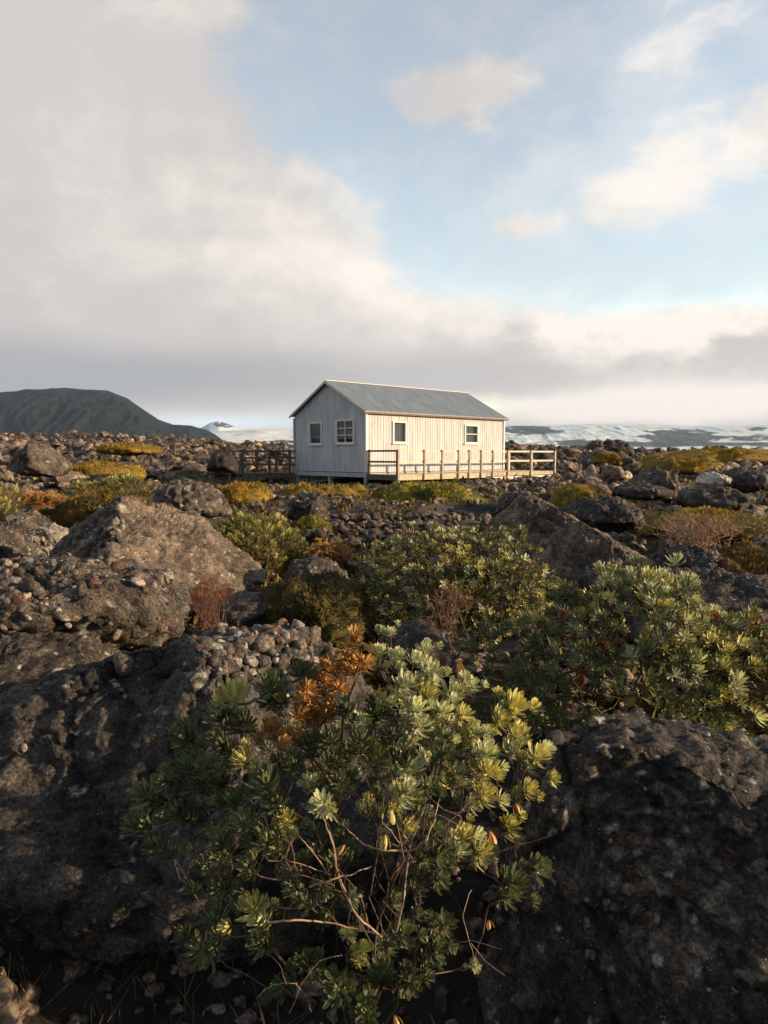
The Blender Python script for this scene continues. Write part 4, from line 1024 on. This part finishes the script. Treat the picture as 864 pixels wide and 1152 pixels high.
def u_at(px, v):
    lo, hi = -1., 14.
    for _ in range(40):
        m = (lo + hi) / 2
        if proj(HC + HU * m + HV * v)[0] < px: lo = m
        else: hi = m
    return lo
fp = [u_at(x, -DW - .05) for x in (447.5, 477, 497, 515.5, 527.5, 541, 554, 571, 597)] + [HL + DEX - .03]
def post(u, v, h=.98, down=.2, m=WOOD, w=.075):
    mb = MB(); mb.box((u - w / 2, v - w / 2, zt - down), (u + w / 2, v + w / 2, zt + h)); mb.build('post', m, deck)
for i, u in enumerate(fp): post(u, -DW - .075, m=WOOD if i < 7 else DECKM, down=.35 if i in (0, 8, 9) else .2)
post(.06, -.12, m=WOOD_SHADE); 
def rail(a, b, m=WOOD, hs=(.93, .50), w=.05, h=.075):
    for z in hs:
        mb = MB(); mb.bar((a[0], a[1], zt + z), (b[0], b[1], zt + z), w, h); mb.build('rail', m, deck)
PALEW = plain('pale_rail_wood', (.64, .57, .45), .75, .15, 7.)
rail((fp[0], -DW - .012), (fp[7], -DW - .012), PALEW); rail((fp[7] + .01, -DW - .012), (HL + DEX, -DW - .012), PALEW)
rail((.06, -.06), (.06, -DW - .0), WOOD_SHADE)
post(.06, -DW + .02, m=WOOD_SHADE)
rail((HL + DEX + .02, -DW + .05), (HL + DEX + .02, 2.3), PALEW)
for v in (-.5, .9, 2.27): post(HL + DEX - .04, v, m=PALEW)
rail((HL + .1, 2.3), (HL + DEX - .05, 2.3), WOOD_SHADE)
for u in (HL + .15, HL + .9): post(u, 2.25, m=WOOD_SHADE)
for u in np.linspace(.1, HL + DEX - .1, 8):
    g = HC + HU * u - HV * (DW - .2); zg = ground_z(g[0], g[1])[0] - HC[2] - .15
    mb = MB(); mb.box((u - .06, -DW + .2, zg), (u + .06, -DW + .32, zt - .043)); mb.build('leg', WOOD_SHADE, deck)
for u0, u1 in ((HL - 3.2, HL - 2.4), (HL - 1.0, HL - 1.5), (HL + .9, HL + 1.3)):
    mb = MB(); mb.bar((u0, -DW + .1, zt - .2), (u1 + .3, -DW + .15, zt - .95), .09, .05); mb.build('brace', PALEW, deck)
# walkway left of the gable
wk = empty('walkway', HC, TH, label='shade-toned timber walkway with railings leading up to the shaded gable end', cat='walkway')
Wd = np.linalg.inv(np.array([HU[:2], HV[:2]]).T)
def wl(px, d):
    p = up(px, 530, d); return Wd @ (p[:2] - HC[:2])
A0 = wl(333, 32.6); A1 = wl(272, 31.2); dirw = (A1 - A0) / np.linalg.norm(A1 - A0); nrmw = np.array([-dirw[1], dirw[0]])
if (HU[:2] * nrmw[0] + HV[:2] * nrmw[1])[1] < 0: nrmw = -nrmw
Lw = np.linalg.norm(A1 - A0)
mb = MB()
for k in range(int(Lw / .14)):
    a = A0 + dirw * (k * .14 + .07); b = a + nrmw * 1.5
    mb.bar((a[0], a[1], -.12), (b[0], b[1], -.12), .125, .04)
mb.build('boards', WOOD_SHADE, wk)
for off in (0, 1.5):
    a = A0 + nrmw * off; b = A1 + nrmw * off
    mb = MB(); mb.bar((a[0], a[1], -.235), (b[0], b[1], -.235), .05, .17); mb.build('joist', WOOD_SHADE, wk)
    for h in (.88, .58, .28):
        mb = MB(); mb.bar((a[0], a[1], h), (b[0], b[1], h), .05, .07); mb.build('rail', WOOD_SHADE, wk)
    for f in (.12, .5, .98):
        q = a + (b - a) * f; mb = MB(); mb.box((q[0] - .05, q[1] - .05, -.55), (q[0] + .05, q[1] + .05, .95)); mb.build('post', WOOD_SHADE, wk)
q = A1 + dirw * .25; mb = MB(); mb.bar((q[0], q[1], -.7), (A1[0] + dirw[0] * .02, A1[1], .75), .07, .07); mb.build('brace', WOOD_SHADE, wk)
print('hut ok')

# ------------------------------------------------------------------ light, air, sky
SUN_AZ = R_(101)    # from +y towards +x
SUN_EL = R_(15)
sv = np.array([math.sin(SUN_AZ) * math.cos(SUN_EL), math.cos(SUN_AZ) * math.cos(SUN_EL), math.sin(SUN_EL)])
import mathutils
sl = bpy.data.lights.new('sun', 'SUN'); sl.energy = 5.0; sl.angle = R_(.55); sl.color = (1., .73, .45)
so = bpy.data.objects.new('sun', sl); col.objects.link(so); so.rotation_euler = mathutils.Vector(sv).to_track_quat('Z', 'Y').to_euler(); so.location = (60, 0, 30)
w = bpy.data.worlds.new('World'); scene.world = w; w.use_nodes = True; nt = w.node_tree; nt.nodes.clear()
sky = nt.nodes.new('ShaderNodeTexSky'); sky.sky_type = 'NISHITA'; sky.sun_disc = False; sky.sun_elevation = SUN_EL; sky.sun_rotation = SUN_AZ; sky.air_density = 1.; sky.dust_density = .15; sky.ozone_density = 1.6
tc = coords(nt); sx = nt.nodes.new('ShaderNodeSeparateXYZ'); nt.links.new(tc.outputs['Generated'], sx.inputs[0])
dx, dy, dz = (X(nt, sx.outputs[i]) for i in range(3))
az = dx._m('ARCTAN2', dy); el = dz._m('ARCTAN2', (dx * dx + dy * dy)._m('SQRT'))
def noise(scx, scy, seed, detail=6., rough=.55, warp=None, dist=0.):
    c = nt.nodes.new('ShaderNodeCombineXYZ')
    ax, ey = az * scx + seed, el * scy
    if warp: ax = ax + warp[0]; ey = ey + warp[1]
    nt.links.new(ax.v, c.inputs[0]); nt.links.new(ey.v, c.inputs[1]); c.inputs[2].default_value = seed * 1.37
    n = tex(nt, 'ShaderNodeTexNoise', c.outputs[0], Scale=1., Detail=detail, Roughness=rough, Distortion=dist); return X(nt, n.outputs[0]) - .5
def ae(px, py):
    v = up(px, py, 1.) - np.array([0, 0, CAMZ]); return math.atan2(v[0], v[1]), math.atan2(v[2], math.hypot(v[0], v[1]))
def blob(px, py, sx_, sy_, rot=0.):
    a0, e0 = ae(px, py); k = math.cos(a0) * .95; sa, se = sx_ / FPX * k * k, sy_ / FPX * .9
    x, y = az - a0, el - e0; c, s = math.cos(R_(rot)), math.sin(R_(rot))
    X1 = (x * c + y * s) / sa; Y1 = (y * c - x * s) / se
    return ((X1 * X1 + Y1 * Y1) * -1.).exp()
w1 = noise(2.6, 3.4, 3.); w2 = noise(2.6, 3.4, 8.)
big = noise(3.6, 6.5, 1., 7., .56, (w1 * 1.4, w2 * 1.4)); fine = noise(11., 17., 5., 8., .62, (w1 * 2., w2 * 2.)); wisp = noise(5., 15., 12., 6., .6, (w2 * 3., w1 * 2.))
cov = blob(40, 120, 300, 330) * 1.1
for b_, wt in (((60, 380, 520, 150), 1.0), ((300, 250, 200, 85, 4), .75), ((250, 390, 420, 90), .8), ((640, 400, 360, 48, -3), 1.), ((860, 420, 330, 62), .95), ((640, 478, 700, 22), .7), ((150, 20, 200, 90), .4),
               ((505, 98, 105, 50, 4), 1.1), ((560, 90, 50, 22, 0), .3), ((770, 30, 140, 70, 20), .66), ((800, 185, 150, 66, 22), .74), ((690, 225, 80, 36, 6), .55), ((580, 258, 34, 16), .7), ((910, 120, 70, 60), .6), ((790, 372, 110, 26), .5)):
    cov = cov + blob(*b_) * wt
cov = cov - blob(420, 175, 70, 60, -30) * .30 - blob(330, 60, 60, 70, 0) * .25 - blob(620, 300, 140, 26, -8) * .5 - blob(500, 40, 120, 40) * .3
# the rest of the sky, away from the view, is partly cloudy too
cov = cov + az._m('ABSOLUTE').ss(.55, .85) * el.ss(.6, .3) * .95 + el.ss(.85, 1.3) * .05
cov = cov + noise(17., 27., 33., 6., .55) * blob(740, 350, 220, 30) * 1.6
cov = cov + big * 1.25 + fine * 1.0 + wisp * .75
m = cov.ss(.24, 1.10).mx(az._m('ABSOLUTE').ss(1.0, .55) * (fine * .5 + big * .4 + .36))
# cloud brightness
br = X(nt, noise(2.2, 7., 21., 5., .55, (w1 * 1., w2 * 1.)).v)
base = mixc(nt, (blob(430, 250, 230, 85, 0) * .5 + blob(500, 345, 210, 45, -10) * .7 + noise(17., 27., 33., 6., .55) * blob(740, 368, 200, 40) * 5. + blob(690, 375, 90, 28) * .9 + blob(820, 360, 100, 26) * .9 + blob(760, 180, 150, 90) * .9 + blob(780, 20, 130, 80) * .6 + blob(600, 462, 280, 18) * .75 + blob(800, 450, 180, 28) * 1. + fine * 1.3 + big * .8 + br * .9).ss(-.1, 1.05), (.44, .415, .40), (.70, .645, .59))
dark = (blob(60, 425, 330, 42, 2) * 1.15 + blob(330, 425, 300, 32) * .45 + blob(560, 398, 150, 22) * .28 + blob(700, 415, 170, 22) * .3 + blob(-60, 330, 200, 130) * .35 + br * .9 + wisp * .6 + fine * .5).ss(.05, 1.3)
base = mixc(nt, dark, base, (.305, .31, .325))
base = mixc(nt, (blob(230, 478, 120, 14) * .9 + blob(330, 474, 120, 9) * .3).mn(1.), base, (.62, .68, .72))
# unseen dark cloud added overhead and behind the camera to cut sky fill
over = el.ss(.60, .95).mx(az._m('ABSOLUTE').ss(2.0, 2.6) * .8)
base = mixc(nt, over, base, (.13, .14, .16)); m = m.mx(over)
bgs = nt.nodes.new('ShaderNodeBackground'); bgs.inputs[1].default_value = .15
skc = mixc(nt, 1., sky.outputs[0], (1.85, 1.5, 1.19), 'MULTIPLY'); nt.links.new(skc, bgs.inputs[0])
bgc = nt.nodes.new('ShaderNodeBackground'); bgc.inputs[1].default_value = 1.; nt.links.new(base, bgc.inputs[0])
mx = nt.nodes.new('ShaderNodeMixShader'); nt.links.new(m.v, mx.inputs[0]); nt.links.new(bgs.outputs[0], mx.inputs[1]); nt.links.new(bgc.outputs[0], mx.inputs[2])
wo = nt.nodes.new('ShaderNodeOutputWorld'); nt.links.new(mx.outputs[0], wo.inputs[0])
w.cycles.sampling_method = 'MANUAL'; w.cycles.sample_map_resolution = 1024
# haze
hz = MB(); hz.box((-9300, -9300, -17), (9300, 9300, 330)); hm = bpy.data.materials.new('haze'); hm.use_nodes = True; ht = hm.node_tree; ht.nodes.clear()
pv = ht.nodes.new('ShaderNodeVolumePrincipled'); pv.inputs['Color'].default_value = (.62, .80, 1., 1); pv.inputs['Density'].default_value = .00005; pv.inputs['Anisotropy'].default_value = .2
ho = ht.nodes.new('ShaderNodeOutputMaterial'); ht.links.new(pv.outputs[0], ho.inputs['Volume'])
hz.build('haze', hm, kind='stuff', label='thin pale haze over the distance', cat='haze')

cd = bpy.data.cameras.new('camera'); cam = bpy.data.objects.new('camera', cd); col.objects.link(cam); scene.camera = cam
cam.location = (0, 0, CAMZ); cam.rotation_euler = (R_(90) + PITCH, 0, 0)
cd.sensor_fit = 'VERTICAL'; cd.sensor_height = 36; cd.lens = 36 * FPX / 1152; cd.clip_start = .05; cd.clip_end = 40000
scene.view_settings.view_transform = 'Standard'; scene.view_settings.look = 'None'; scene.view_settings.exposure = .6; scene.view_settings.gamma = 1
scene.cycles.max_bounces = 6; scene.cycles.diffuse_bounces = 3; scene.cycles.transparent_max_bounces = 12; scene.cycles.volume_bounces = 0
scene.cycles.use_denoising = True
